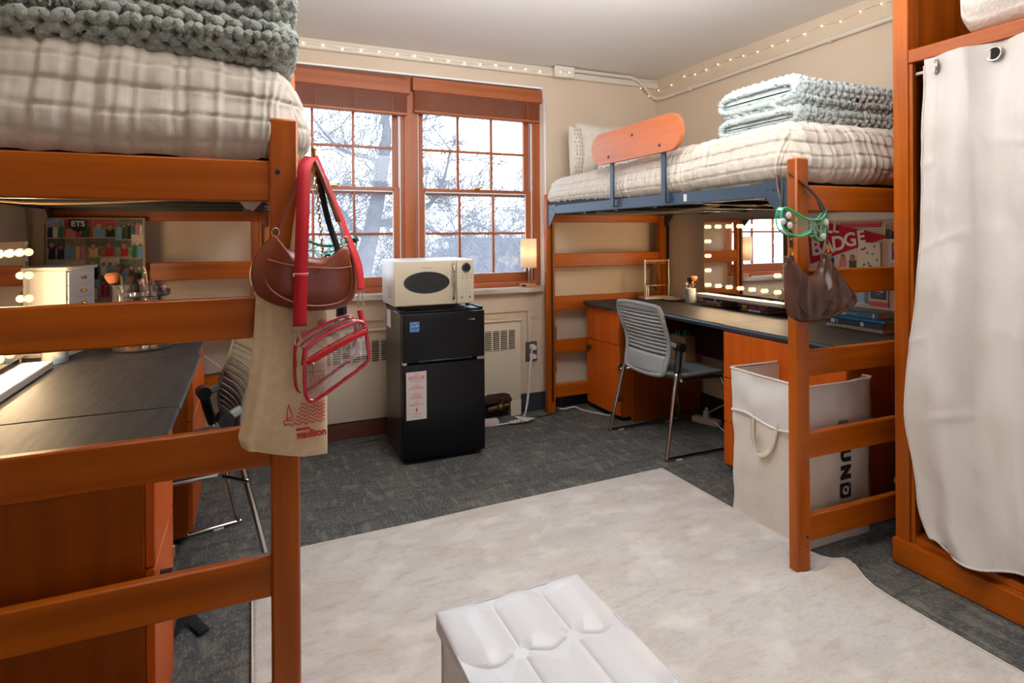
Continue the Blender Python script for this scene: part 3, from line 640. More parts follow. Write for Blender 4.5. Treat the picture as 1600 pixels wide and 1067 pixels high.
# ------------------------------------------------------------------ books
def book(label, x0, x1, y0, y1, z0, h, cover, spine='-x', bands=(), txt=None, group=None, page=True):
    t = thing('book', label, 'book', ((x0 + x1) / 2, (y0 + y1) / 2, z0), 0, group); e = .0018
    cm = mat('cover_%d_%d_%d' % cover, c(*cover), .45)
    b = MB().box(x0, x1, y0, y1, z0, z0 + e).box(x0, x1, y0, y1, z0 + h - e, z0 + h).box(x0, x0 + e, y0, y1, z0, z0 + h).build('cover', cm, t)
    MB().box(x0 + e, x1 - .003, y0 + .003, y1 - .003, z0 + e, z0 + h - e).build('pages', PAGE, t)
    for (a, bb, col) in bands:
        ya = y1 - (y1 - y0) * a; yb = y1 - (y1 - y0) * bb
        MB().box(x0 - .0008, x0 + .0002, min(ya, yb), max(ya, yb), z0 + h * .16, z0 + h * .84).build('spine_label', mat('lab_%d_%d_%d' % col, c(*col), .6), t)
    if txt: text(txt[0], txt[1], mat('ink_%d_%d_%d' % txt[2], c(*txt[2]), .6), t, (x0 - .0012, (y0 + y1) / 2 if len(txt) < 4 else txt[3], z0 + h / 2), FR, ext=.0002)
    return t
book('thin green and red book at the bottom of the left stack under the mirror', 2.745, 2.865, 2.885, 3.062, .7635, .011, (120, 118, 70), bands=((.45, .78, (196, 40, 60)), (.8, .86, (230, 200, 90)), (.88, .98, (120, 170, 210))))
book('maroon spined book in the middle of the left stack under the mirror', 2.745, 2.865, 2.885, 3.062, .775, .014, (112, 62, 66), bands=((.2, .9, (170, 150, 158)),))
book('white spined book with black labels topping the left stack under the mirror', 2.743, 2.867, 2.885, 3.062, .7895, .027, (214, 208, 204), bands=((.03, .62, (40, 38, 40)), (.72, .98, (40, 38, 40))))
book('dark book with pale lettering at the bottom of the right stack under the mirror', 2.735, 2.868, 2.51, 2.725, .7635, .018, (30, 40, 52), bands=((.08, .26, (190, 120, 90)), (.3, .74, (176, 200, 204))))
book('black book with red and yellow lettering in the right stack under the mirror', 2.735, 2.868, 2.51, 2.725, .782, .018, (26, 20, 24), bands=((.1, .26, (220, 200, 50)), (.35, .58, (196, 30, 50)), (.66, .9, (196, 30, 50))))
book('lilac spined paperback topping the right stack under the mirror', 2.737, 2.868, 2.512, 2.725, .8005, .016, (150, 150, 186), bands=((.1, .35, (200, 140, 80)), (.75, .95, (214, 110, 110))))
book('navy hardback above the spiral notebook near the pinboard', 2.68, 2.85, 1.80, 2.09, .7815, .028, (38, 52, 74), bands=((.09, .17, (210, 214, 218)), (.20, .22, (190, 196, 204)), (.63, .69, (190, 196, 204))))
book('bright blue paperback between the navy and slate blue books', 2.675, 2.85, 1.785, 2.11, .8105, .013, (30, 130, 180))
book('slate blue book topping the stack near the pinboard', 2.70, 2.85, 1.83, 2.12, .824, .030, (62, 100, 130), bands=((.3, .42, (200, 214, 224)), (.9, .93, (210, 220, 230))), txt=('BLACK HOLES', .012, (190, 206, 220)))
nb = thing('spiral_notebook', 'white spiral notebook at the bottom of the stack near the pinboard', 'notebook', (2.76, 1.95, .7635))
MB().box(2.69, 2.85, 1.80, 2.10, .7635, .7655).box(2.69, 2.85, 1.80, 2.10, .779, .781).build('cover', mat('nb_cover', c(196, 190, 186), .5), nb)
MB().box(2.693, 2.848, 1.803, 2.097, .766, .779).build('pages', PAGE, nb)
sp_ = MB()
for k in range(22): sp_.tube([(2.69 + .009 * math.cos(a), 1.81 + k * .0132, .7725 + .0085 * math.sin(a)) for a in [i * PI / 4 for i in range(8)]], .0016, 4, True)
sp_.build('wire_binding', WHITEP, nb)

# ------------------------------------------------------------------ items on the right desk
def brush(t, p0, p1, hr, hl, hm, bm, fr=NICKEL, r=.004):
    p0, p1 = Vector(p0), Vector(p1); d = (p1 - p0).normalized()
    o = MB().cyl(p0, p1 - d * hl, r * .7, r, 8).build('brush_handle', hm, t)
    MB().cyl(p1 - d * (hl + .018), p1 - d * hl * .95, r * 1.25, hr * .62, 10).build('ferrule', fr, o)
    m = Matrix.Translation(p1 - d * hl) @ d.to_track_quat('Z', 'Y').to_matrix().to_4x4()
    b = MB().lathe([(hr * .6, 0), (hr * .95, hl * .45), (hr, hl * .7), (hr * .7, hl * .93), (.0, hl)], n=12); bmesh.ops.transform(b.b, matrix=m, verts=b.b.verts); b.build('bristles', bm, o)
CUPM = mat('marbled_cup', c(206, 196, 186), .3, 0, c(120, 160, 196), (18, 18, 26), 5, lo=.42, hi=.6)
PEACH = mat('peach_bristle', c(196, 120, 84), .9); DKB = mat('dark_bristle', c(54, 34, 26), .9); PINK = mat('pink_plastic', c(206, 150, 150), .4); ROSE = mat('rose_gold', c(222, 120, 70), .3, .6)
cp = thing('brush_cup', 'blue and white marbled cup of makeup brushes on the right desk', 'cup', (2.74, 3.17, Zt))
MB().lathe([(.034, 0), (.037, .004), (.037, .098), (.034, .10), (.033, .095), (.033, .008), (.0, .008)], (2.74, 3.17, Zt + .0005), 28).build('cup_body', CUPM, cp)
for q, (dx, dy, hx, hy, h, hr, hl, hm, bm) in enumerate([(.0, .0, .006, .012, .175, .021, .034, WHITEP, DKB), (.008, -.01, .014, -.022, .185, .022, .036, ROSE, PEACH), (-.01, .012, -.012, .030, .135, .010, .02, PINK, PINK), (.012, .004, .020, -.012, .14, .010, .02, PINK, PINK), (.0, -.014, .0, -.02, .15, .008, .02, ROSE, ROSE)]):
    b0 = (2.74 + dx, 3.17 + dy, Zt + .012); b1 = (2.74 + hx, 3.17 + hy, Zt + h)
    bt = thing('makeup_brush', ['white handled brush with round dark bristles in the right cup', 'rose gold brush with big peach bristles in the right cup', 'pink brush nearest the jewelry stand in the right cup', 'pink brush nearest the mirror in the right cup', 'thin rose gold brush in the right cup'][q], 'brush', b0)
    brush(bt, b0, b1, hr, hl, hm, bm)
dsh = thing('trinket_dish', 'small round cream dish holding rings by the jewelry stand', 'dish', (2.715, 3.325, Zt))
MB().lathe([(.04, 0), (.058, .006), (.066, .015), (.064, .016), (.055, .009), (.0, .006)], (2.715, 3.325, Zt + .0005), 28).build('dish_body', mat('cream_ceramic', c(206, 188, 166), .3), dsh)
MB().tube([(2.715 + .01 * math.cos(a), 3.325 + .01 * math.sin(a), Zt + .0115) for a in [k * PI / 6 for k in range(12)]], .0018, 6, True).build('ring', GOLD, dsh)
js = thing('jewelry_stand', 'white frame jewelry stand with gold necklaces at the desk corner', 'jewelry stand', (2.72, 3.50, Zt), math.radians(-8))
def JP(mb, n, m, p=js): return mb.build(n, m, p, world=False)
JP(MB().box(-.13, .10, -.055, .055, 0.0005, .014, .003), 'base', WHITE)
for x in (-.103, .092): JP(MB().box(x - .005, x + .005, -.005, .005, .014, .285, .001), 'post', WHITE)
BAR = mat('light_wood_bar', c(196, 140, 80), .5)
top = JP(MB().box(-.098, .087, -.005, .005, .268, .28, .001), 'crossbar', BAR)
for k in range(9): JP(MB().tube([(-.085 + k * .021, -.005, .266), (-.085 + k * .021, -.007, .256), (-.085 + k * .021, -.012, .253), (-.085 + k * .021, -.014, .26)], .0014, 5), 'hook', WHITE, top)
low = JP(MB().box(-.11, .04, -.04, -.032, .094, .102, .001), 'crossbar', BAR)
for x in (-.115, -.098): JP(MB().box(x - .003, x + .003, -.046, -.028, .014, .10, .001), 'post', WHITE)
for k, (x, l) in enumerate([(-.043, .16), (-.022, .07), (.0, .11)]):
    JP(MB().tube(catmull([(x, -.014, .255), (x + .001, -.015, .255 - l * .6), (x + .006, -.015, .255 - l), (x + .011, -.015, .255 - l * .6), (x + .012, -.014, .255)], 5), .0018, 5), 'necklace', GOLD, js)
for k, x in enumerate([-.08, -.072, -.064, -.03, -.01]):
    JP(MB().tube([(x, -.036 + .016 * math.cos(a), .085 - .02 + .022 * math.sin(a)) for a in [i * PI / 7 for i in range(14)]], .0018, 5, True), 'bracelet', GOLD, js)

# pinboard with pennant and cards, standing on the desk against the right wall
pb = thing('pinboard', 'white framed pinboard leaning on the right wall behind the desk', 'pinboard', (2.868, 2.05, Zt))
MB().box(2.862, 2.874, 1.66, 2.40, .80, 1.315).build('panel', mat('board_face', c(206, 186, 164), .8, 0, None, bump=.2, bscale=(200, 200, 200)), pb)
MB().box(2.852, 2.876, 1.64, 2.42, 1.30, 1.345, .004).box(2.852, 2.876, 1.64, 2.42, .765, .805, .004).box(2.852, 2.876, 1.64, 1.66, .80, 1.30, .003).box(2.852, 2.876, 2.40, 2.42, .80, 1.30, .003).build('frame', WHITE, pb)
pn = thing('pennant_flag', 'red felt pennant with white lettering pinned to the board', 'pennant', (2.858, 2.33, 1.2))
MB().poly([(2.856, 2.345, 1.318), (2.856, 1.885, 1.215), (2.856, 2.325, 1.062)], (1, 0, 0), .004).build('felt', mat('red_felt', c(186, 18, 36), .95, 0, None, bump=.4, bscale=(300, 300, 300)), pn)
WF = mat('white_felt', c(226, 214, 212), .9)
def lets(s, y, z, sizes, step, rot, zs):
    for k, ch in enumerate(s):
        text(ch, sizes[k], WF, pn, (2.8545, y, z), FR, rot, bold=.0028, sx=1.0); y -= step[k]; z += zs[k]
lets('ROLL', 2.305, 1.262, [.085, .080, .078, .072], [.050, .050, .040, .04], -.14, [.0, -.001, -.001, 0])
lets('BADGE', 2.285, 1.148, [.115, .112, .106, .098, .086], [.068, .066, .066, .06, .05], .12, [.014, .014, .020, .016, 0])
def gingham(label, y0, y1, z0, z1):
    t = thing('ribbon_strip', label, 'ribbon', (2.858, (y0 + y1) / 2, z0))
    MB().box(2.8575, 2.859, y0, y1, z0, z1).build('ribbon', mat('ging_w', c(222, 176, 182), .8), t)
    g = MB(); st = .010; n = int((y1 - y0) / st); mz = int((z1 - z0) / st)
    for i in range(n): g.box(2.857, 2.8576, y0 + i * st, y0 + i * st + st * .5, z0, z1)
    for j in range(mz): g.box(2.8568, 2.8575, y0, y1, z0 + j * st, z0 + j * st + st * .5)
    g.build('checks', mat('ging_r', c(190, 36, 66), .8), t)
gingham('red gingham ribbon strip above the pennant tip', 1.925, 2.15, 1.262, 1.290)
gingham('red gingham ribbon strip below the dark card', 1.885, 1.985, .868, .893)
SKIN = [mat('skin_a', c(196, 140, 112), .7), mat('skin_b', c(168, 110, 84), .7)]
CLO = [mat('cloth_%d' % i, c(*v), .8) for i, v in enumerate([(28, 32, 60), (190, 40, 50), (214, 210, 206), (40, 120, 90), (110, 160, 200), (38, 34, 34), (206, 120, 130), (90, 70, 140), (60, 70, 50), (220, 190, 120)])]
HAIR = [mat('hair_%d' % i, c(*v), .8) for i, v in enumerate([(60, 38, 24), (150, 110, 60), (30, 22, 18)])]
def picture(name, parent, O, U, V, N, w, h, bgc, people, seed, top=None, border=True):
    """small snapshot: background, ground band and simple people shapes; O corner, U,V unit axes, N outward normal"""
    O, U, V, N = Vector(O), Vector(U), Vector(V), Vector(N); rnd = random.Random(seed); mats_ = [bgc, top or bgc, WHITEP] + SKIN + CLO + HAIR
    mb = MB()
    def q(a0, a1, b0, b1, e, mi, t=.0003): mb.poly([O + U * a + V * b + N * e for a, b in ((a0, b0), (a1, b0), (a1, b1), (a0, b1))], N, t, mi)
    q(0, w, 0, h, 0, 2 if border else 0, .0008); bd = .003 if border else 0; q(bd, w - bd, bd, h - bd, .0008, 0)
    q(bd, w - bd, h * .55, h - bd, .0011, 1)
    for k in range(people):
        cxp = w * (k + .5) / people + rnd.uniform(-.05, .05) * w / people; bw = min(w / people * .42, h * .22); hh = h * rnd.uniform(.56, .74)
        sh = rnd.randrange(len(CLO)); sk = 3 + rnd.randrange(2); ha = 3 + 2 + len(CLO) + rnd.randrange(3); e = .0014 + k * .0002
        a0, a1 = max(bd, cxp - bw), min(w - bd, cxp + bw); q(a0, a1, bd, hh - bw * .55, e, 5 + sh)
        q(max(bd, cxp - bw * .35), min(w - bd, cxp + bw * .35), hh - bw * .9, hh - bw * .3, e + .0002, sk)
        hr = bw * .55
        for rad, mi, dz in ((hr * 1.25, ha, .12), (hr, sk, -.05)):
            pts = [O + U * min(max(cxp + rad * math.cos(i * PI / 5), bd), w - bd) + V * min(hh + hr * dz + rad * 1.15 * math.sin(i * PI / 5), h - bd) + N * (e + (.0003 if mi == ha else .0005)) for i in range(10)]
            mb.poly(pts, N, .0002, mi)
        q(max(bd, cxp - bw), max(bd, cxp - bw) + bw * .22, hh - bw * 2.6, hh - bw * .9, e + .0006, sk)
    return mb.build(name, mats_, parent, smooth=False)
BGS = [mat('pic_%d' % i, c(*v), .5, 0, c(*w_), (60, 60, 60), 3) for i, (v, w_) in enumerate([((84, 116, 62), (130, 160, 90)), ((110, 150, 190), (170, 196, 216)), ((110, 88, 72), (150, 124, 92)), ((52, 58, 60), (88, 90, 84)), ((196, 180, 160), (214, 200, 186)), ((150, 34, 40), (180, 60, 60)), ((150, 120, 90), (186, 160, 128))])]
NX = (-1, 0, 0); UY = (0, -1, 0); UZ = (0, 0, 1)
def card(name, label, cat, y1, z0, w, h, bgc, ppl, seed, topc=None):
    t = thing(name, label, cat, (2.858, y1, z0)); picture('print', t, (2.8605, y1, z0), UY, UZ, NX, w, h, bgc, ppl, seed, topc); return t
card('photo_print', 'snapshot of a person in a dark cap below the pennant', 'photo', 2.235, 1.055, .075, .085, BGS[4], 1, 3, BGS[1])
card('photo_print', 'pale snapshot of two people left of the sprigged card', 'photo', 2.155, 1.05, .11, .095, BGS[4], 2, 4, BGS[4])
card('photo_print', 'reddish group photo at the upper right of the pinboard', 'photo', 1.905, 1.20, .11, .085, BGS[5], 4, 5, BGS[6])
card('photo_print', 'red toned portrait photo beside the wardrobe post', 'photo', 1.875, 1.10, .07, .09, BGS[5], 2, 6, BGS[5])
card('photo_print', 'blue snapshot lower right above the bed rail', 'photo', 1.885, 1.04, .09, .05, BGS[1], 0, 7, BGS[1])
card('photo_print', 'blue and yellow seaside picture low on the pinboard', 'photo', 2.085, .872, .075, .10, BGS[1], 0, 8, BGS[4])
card('grey_card', 'plain slate grey card low on the pinboard', 'card', 2.012, .87, .03, .10, mat('slate_grad', c(96, 108, 122), .5), 0, 9)
fc = thing('greeting_card', 'cream card with scattered grey-blue sprigs on the pinboard', 'card', (2.858, 2.0, 1.06))
MB().box(2.8555, 2.8585, 1.925, 2.04, 1.035, 1.185).build('card_face', mat('card_cream', c(224, 214, 196), .7), fc)
sg = MB(); rr_ = random.Random(4)
for k in range(15):
    y, z = rr_.uniform(1.935, 2.03), rr_.uniform(1.045, 1.175)
    for a in (0, 1.2, 2.4): sg.box(2.8549, 2.8556, y - .006, y + .006, z - .0015, z + .0015, M=Matrix.Translation((0, y, z)) @ Matrix.Rotation(a + k, 4, 'X') @ Matrix.Translation((0, -y, -z)))
sg.build('sprig', mat('sprig_blue', c(86, 110, 130), .7), fc)
dc = thing('dark_card', 'dark navy card with rounded corners and white lettering', 'card', (2.858, 1.94, .9))
MB().box(2.8555, 2.8585, 1.888, 1.986, .893, .985).build('mount', mat('card_tan', c(206, 190, 168), .7), dc)
MB().box(2.8545, 2.8556, 1.895, 1.978, .902, .985, .0004).build('panel', mat('navy_card', c(44, 54, 68), .6), dc)
text('on the go', .014, WHITEP, dc, (2.854, 1.937, .944), FR, bold=.0004); text('every day', .007, WHITEP, dc, (2.854, 1.937, .928), FR)

# ------------------------------------------------------------------ items on the left desk
ch = thing('mini_chest', 'small white chest of drawers standing behind the left mirror', 'chest of drawers', (-.755, 2.97, Zt))
MB().box(-.87, -.665, 2.86, 3.10, Zt + .001, 1.105, .002).build('body', WHITE, ch)
MB().box(-.88, -.655, 2.85, 3.11, 1.105, 1.119, .004).box(-.875, -.66, 2.855, 3.105, Zt + .001, Zt + .016, .002).build('top', WHITE, ch)
for k in range(6):
    z = 1.095 - k * .0525
    d = MB().box(-.666, -.660, 2.875, 3.085, z - .049, z, .001).build('drawer', WHITEP, ch)
    MB().sph((-.650, 2.98, z - .025), .0075, 10).cyl((-.660, 2.98, z - .025), (-.650, 2.98, z - .025), .003).build('knob', GOLD, d)
lc = thing('marbled_cup', 'blue and tan marbled cup between the left mirror and white chest', 'cup', (-.675, 2.735, Zt))
MB().lathe([(.038, 0), (.041, .004), (.041, .098), (.038, .10), (.036, .095), (.036, .008), (0, .008)], (-.675, 2.735, Zt + .0005), 28).build('cup_body', CUPM, lc)
og = thing('makeup_organizer', 'clear acrylic tiered makeup organizer on the left desk', 'organizer', (-.42, 2.93, Zt))
MB().lathe([(.105, 0), (.11, .004), (.11, .02), (.105, .02), (.104, .008), (0, .008)], (-.42, 2.93, Zt + .001), 36).build('tray', ACRY, og)
MB().lathe([(.02, .008), (.02, .22), (.10, .222), (.106, .228), (.106, .245), (.103, .245), (.101, .23), (0, .228)], (-.42, 2.93, Zt + .001), 36).build('upper_tray', ACRY, og)
MB().lathe([(.046, .02), (.048, .27), (.05, .275), (.045, .275), (.044, .02), (.0, .02)], (-.475, 2.90, Zt + .001), 24).build('brush_tube', ACRY, og)
MB().lathe([(.04, .02), (.042, .265), (.045, .27), (.039, .27), (.038, .02), (.0, .02)], (-.385, 2.90, Zt + .001), 24).build('brush_tube', ACRY, og)
names = ['big round powder brush with gold base', 'dark fluffy angled brush', 'black handled flat brush', 'black slim brush', 'red handled brush', 'silver handled slim brush', 'pink tipped brush']
for k, (x, y, hx, hy, h, hr, hl, hm, bm) in enumerate([(-.485, 2.90, -.52, 2.88, .33, .028, .045, GOLD, PEACH), (-.465, 2.905, -.50, 2.91, .36, .02, .03, GOLD, DKB), (-.475, 2.89, -.448, 2.87, .32, .022, .04, BLACK, DKB), (-.46, 2.90, -.43, 2.9, .325, .016, .03, BLACK, DKB), (-.385, 2.895, -.41, 2.89, .30, .009, .02, mat('red_handle', c(200, 26, 34), .3), PINK), (-.37, 2.90, -.405, 2.88, .35, .006, .012, NICKEL, BAR), (-.38, 2.91, -.39, 2.93, .29, .016, .03, PINK, PINK)]):
    b0 = (x, y, Zt + .03); t = thing('makeup_brush', names[k] + ' in the clear organizer', 'brush', b0)
    brush(t, b0, (hx, hy, Zt + h), hr, hl, hm, bm, r=.005 if k not in (4,) else .007)
for k, (x, y, m_, r_) in enumerate([(-.46, 2.85, ROSE, .012), (-.43, 2.84, GOLD, .013), (-.40, 2.85, WHITEP, .012), (-.37, 2.86, PINK, .012), (-.345, 2.88, BLACK, .010), (-.35, 2.96, PINK, .014)]):
    z = Zt + (.010 if k < 5 else .231)
    q = thing('cosmetic_jar', ['rose gold jar', 'gold capped jar', 'white jar', 'pink jar', 'black tube', 'pink compact'][k] + (' on the organizer lower tray' if k < 5 else ' on the organizer upper tray'), 'jar', (x, y, z))
    MB().lathe([(r_, 0), (r_, .022), (0, .022)], (x, y, z), 14).build('jar_body', m_, q); MB().lathe([(r_ * 1.05, .0225), (r_ * 1.05, .032), (0, .032)], (x, y, z), 14).build('lid', NICKEL, q)
ch.rotation_euler.z = -.2; ch.location.x += .022
# photo collage board
pc = thing('photo_collage', 'photo collage canvas with ETS crest behind the white chest', 'photo board', (-.69, 3.49, Zt))
MB().box(-.893, -.487, 3.475, 3.50, Zt + .001, 1.332, .002).build('canvas', mat('canvas_edge', c(190, 160, 130), .8), pc)
lay = [(-.885, 1.235, .065, .09, 2, 3), (-.818, 1.235, .115, .09, 5, 3), (-.702, 1.235, .095, .09, 0, 3), (-.606, 1.225, .062, .10, 0, 3), (-.543, 1.25, .050, .075, 3, 4),
       (-.885, 1.13, .070, .10, 1, 3), (-.814, 1.13, .078, .10, 2, 4), (-.735, 1.14, .125, .09, 2, 3), (-.609, 1.14, .067, .08, 0, 2), (-.543, 1.13, .050, .115, 0, 2),
       (-.735, 1.03, .06, .105, 0, 1), (-.674, 1.05, .080, .085, 1, 4), (-.593, 1.02, .10, .105, 2, 3), (-.735, .93, .06, .095, 6, 1), (-.674, .94, .080, .105, 1, 5), (-.593, .91, .10, .105, 2, 3),
       (-.885, 1.02, .07, .10, 0, 2), (-.814, 1.02, .078, .10, 4, 3), (-.885, .91, .07, .10, 6, 2), (-.814, .91, .078, .10, 1, 3), (-.885, .79, .12, .115, 2, 4), (-.764, .79, .13, .13, 5, 3), (-.633, .79, .14, .115, 3, 5)]
for i, (x, z, w_, h_, b_, n_) in enumerate(lay): picture('photo', pc, (x, 3.4745, z), (1, 0, 0), UZ, (0, -1, 0), w_ - .0004, h_ - .0004, BGS[b_], max(1, n_ - (i % 3 != 0)), 30 + i, BGS[5] if i in (1, 2) else BGS[(b_ * 3 + i) % 5], border=False)
MB().poly([(-.800, 3.4715, 1.322), (-.726, 3.4715, 1.322), (-.726, 3.4715, 1.285), (-.742, 3.4715, 1.27), (-.763, 3.4715, 1.262), (-.784, 3.4715, 1.27), (-.800, 3.4715, 1.285)], (0, -1, 0), .0008).build('crest', BLKINK, pc)
text('ETS', .036, WHITEP, pc, (-.763, 3.4702, 1.300), FM, bold=.0012)

# ------------------------------------------------------------------ chairs
def chair(loc, rz, label):
    """local: faces +y, floor at z 0"""
    t = thing('sled_base_chair', label, 'chair', loc, rz)
    def P(mb, n, m, p=t): return mb.build(n, m, p, world=False)
    for s in (-1, 1):
        pts = catmull([(s * .222, -.135, .56), (s * .235, -.16, .47), (s * .245, -.185, .40), (s * .272, -.262, .04), (s * .274, -.268, .013), (s * .274, -.235, .0105), (s * .274, .20, .0105), (s * .272, .245, .012), (s * .266, .262, .04), (s * .215, .19, .37), (s * .20, .16, .402), (s * .195, .08, .408), (s * .195, -.10, .405)], 6)
        P(MB().tube(pts, .0105, 10), 'leg', CHROME)
        P(MB().tube([(s * .215, -.128, .60), (s * .226, -.145, .53), (s * .238, -.166, .465)], .019, 10), 'arm_sleeve', BLACK)
        P(MB().cyl((s * .185, -.128, .60), (s * .245, -.128, .60), .026, n=18).cyl((s * .245, -.128, .60), (s * .249, -.128, .60), .009), 'pivot', BLACK)
        for yy in (-.19, .17): P(MB().box(s * .274 - .012, s * .274 + .012, yy - .02, yy + .02, 0, .008, .002), 'glide', WHITEP)
    P(MB().tube([(-.195, -.10, .405), (.195, -.10, .405)], .0095, 8).tube([(-.195, .10, .405), (.195, .10, .405)], .0095, 8).tube([(-.272, -.19, .385 - .0), (-.21, -.12, .40)], .006, 6), 'seat_brace', CHROME)
    n = 26; U, V = np.meshgrid(np.linspace(-1, 1, n), np.linspace(-1, 1, n), indexing='ij')
    ex = 5.0; rr = np.maximum(np.abs(U), np.abs(V)); ang = np.arctan2(V, U); cc, ss = np.abs(np.cos(ang)), np.abs(np.sin(ang)); se = (cc ** ex + ss ** ex) ** (-1 / ex)
    X = rr * se * np.cos(ang) * .235; Yq = rr * se * np.sin(ang) * .225 + .02
    dip = -.012 * (1 - rr ** 2) - .03 * np.clip((Yq - .12) / .13, 0, 1) ** 2 + .012 * np.clip((-Yq - .10) / .1, 0, 1)
    T_ = np.stack([X, Yq, .455 + dip - .006 * rr ** 8], -1); B_ = np.stack([X * .97, Yq, .412 + dip * .9 + .026 * rr ** 5 - .004], -1)
    V_ = np.concatenate([T_.reshape(-1, 3), B_.reshape(-1, 3)]); F = []
    for b0 in (0, n * n):
        for i in range(n - 1):
            for j in range(n - 1):
                f = (b0 + i * n + j, b0 + (i + 1) * n + j, b0 + (i + 1) * n + j + 1, b0 + i * n + j + 1); F.append(f if b0 == 0 else f[::-1])
    rim = [(i, 0) for i in range(n)] + [(n - 1, j) for j in range(1, n)] + [(i, n - 1) for i in range(n - 2, -1, -1)] + [(0, j) for j in range(n - 2, 0, -1)]
    for k in range(len(rim)):
        a, b = rim[k], rim[(k + 1) % len(rim)]; F.append((a[0] * n + a[1], a[0] * n + a[1] + n * n, b[0] * n + b[1] + n * n, b[0] * n + b[1]))
    raw_obj('seat', V_, F, SEATF, t, world=False)
    # back: curved surface y(x,z); z from .46 to .85
    def yb(x, z): return -.225 - (z - .46) * .10 + .36 * x * x + .045 * math.exp(-((z - .60) / .12) ** 2) 
    def w(z): return .178 + .030 * min(1, (z - .44) / .25)
    def strip(z0, z1, x0f, x1f, th, nx=14, nz=3):
        V1, F1 = [], []
        for side in (0, 1):
            for i in range(nx + 1):
                for j in range(nz + 1):
                    z = z0 + (z1 - z0) * j / nz; x = (x0f(z) + (x1f(z) - x0f(z)) * i / nx); V1.append((x, yb(x, z) - side * th, z))
        m_ = nz + 1; o = (nx + 1) * m_
        for i in range(nx):
            for j in range(nz):
                a = i * m_ + j; F1.append((a, a + 1, a + m_ + 1, a + m_)); F1.append((o + a, o + a + m_, o + a + m_ + 1, o + a + 1))
        for i in range(nx): F1 += [(i * m_, (i + 1) * m_, o + (i + 1) * m_, o + i * m_), (i * m_ + nz, o + i * m_ + nz, o + (i + 1) * m_ + nz, (i + 1) * m_ + nz)]
        for j in range(nz): F1 += [(j, o + j, o + j + 1, j + 1), (nx * m_ + j, nx * m_ + j + 1, o + nx * m_ + j + 1, o + nx * m_ + j)]
        return V1, F1
    fr = [(-w(.44) + .02, .44)] + [(-w(z), z) for z in (.48, .56, .64, .72, .78)] + [(-w(.8) + .010, .812), (-w(.8) + .035, .827), (0, .836), (w(.8) - .035, .827), (w(.8) - .010, .812)] + [(w(z), z) for z in (.78, .72, .64, .56, .48)] + [(w(.44) - .02, .44), (0, .428)]
    pts = catmull([(x, yb(x, z) - .006, z) for x, z in fr], 5, True)
    bk = P(MB().tube(pts, .0125, 8, True), 'backrest', GREYP)
    V1, F1 = strip(.435, .545, lambda z: -w(z), lambda z: w(z), .012, 16, 6); raw_obj('lower_panel', V1, F1, GREYP, bk, world=False)
    V1, F1 = strip(.795, .830, lambda z: -w(.8) + .02, lambda z: w(.8) - .02, .012, 14, 3); raw_obj('top_panel', V1, F1, GREYP, bk, world=False)
    for k in range(11):
        z = .552 + k * .0222; V1, F1 = strip(z, z + .0168, lambda q: -w(q) + .004, lambda q: w(q) - .004, .007, 10, 1); raw_obj('slat', V1, F1, GREYP, bk, world=False)
    for s in (-1, 1): P(MB().tube([(s * .205, -.128, .60), (s * .20, -.16, .61), (s * w(.62) * .98, yb(s * .2, .62), .62)], .016, 8), 'back_bracket', GREYP, bk)
    return t
chair((2.32, 2.845, 0), -PI / 2, 'grey slatted desk chair pushed under the right desk')
chair((-.255, 2.47, 0), PI / 2 + .22, 'grey slatted desk chair behind the left bed rails')
# paper bag on the right chair's seat
gb = thing('paper_bag', 'kraft gift bag with green tissue standing under the right desk', 'bag', (2.47, 2.93, .45))
MB().box(2.43, 2.51, 2.86, 3.00, .448, .60, .002).build('bag_body', PAPERT, gb)
rb = MB(); rr_ = random.Random(2)
for k in range(9): rb.poly([(2.44 + rr_.random() * .05, 2.865 + k * .014, .598), (2.445 + rr_.random() * .05, 2.885 + k * .014, .598), (2.44 + rr_.random() * .06, 2.87 + k * .015, .635 + rr_.random() * .02)], (1, .2, 0), .002)
rb.build('tissue_paper', mat('green_tissue', c(24, 110, 66), .8), gb)

# ------------------------------------------------------------------ fridge
fg = thing('mini_fridge', 'black two-door mini fridge carrying the cream microwave', 'fridge', (.975, 3.31, 0))
FX0, FX1, FY0, FY1 = .742, 1.208, 3.10, 3.53
MB().box(FX0, FX1, FY0 + .055, FY1, .02, .812, .006).build('body', mat('fridge_side', c(44, 40, 38), .30, .15, coat=.2), fg)
MB().box(FX0 - .003, FX1 + .003, FY0 + .03, FY1, .812, .822, .004).box(FX0 - .003, FX0 + .02, FY0 + .03, FY1, .82, .829, .003).box(FX1 - .02, FX1 + .003, FY0 + .03, FY1, .82, .829, .003).box(FX0, FX1, FY1 - .02, FY1, .82, .829, .003).build('top', FRIDGE, fg)
d1 = MB().box(FX0, FX1, FY0, FY0 + .05, .552, .812, .006, seg=2).build('freezer_door', FRIDGE, fg)
d2 = MB().box(FX0, FX1, FY0, FY0 + .05, .028, .538, .006, seg=2).build('fridge_door', FRIDGE, fg)
MB().box(FX0 + .08, FX1 - .08, FY0 - .010, FY0 + .01, .548, .560, .004).build('door_grip', BLACK, d1)
MB().box(FX1 - .045, FX1, FY0 + .005, FY0 + .045, .538, .552).box(FX0 + .0, FX0 + .02, FY0 + .01, FY0 + .045, .538, .552).build('hinge', NICKEL, fg)
for x, y in ((FX0 + .04, FY0 + .08), (FX1 - .04, FY0 + .08), (FX0 + .04, FY1 - .05), (FX1 - .04, FY1 - .05)): MB().cyl((x, y, 0), (x, y, .021), .014).build('foot', BLACK, fg)
st = MB().box(.780, .829, FY0 - .0012, FY0, .717, .768).build('energy_sticker', mat('sticker_rim', c(196, 214, 226), .5), d1)
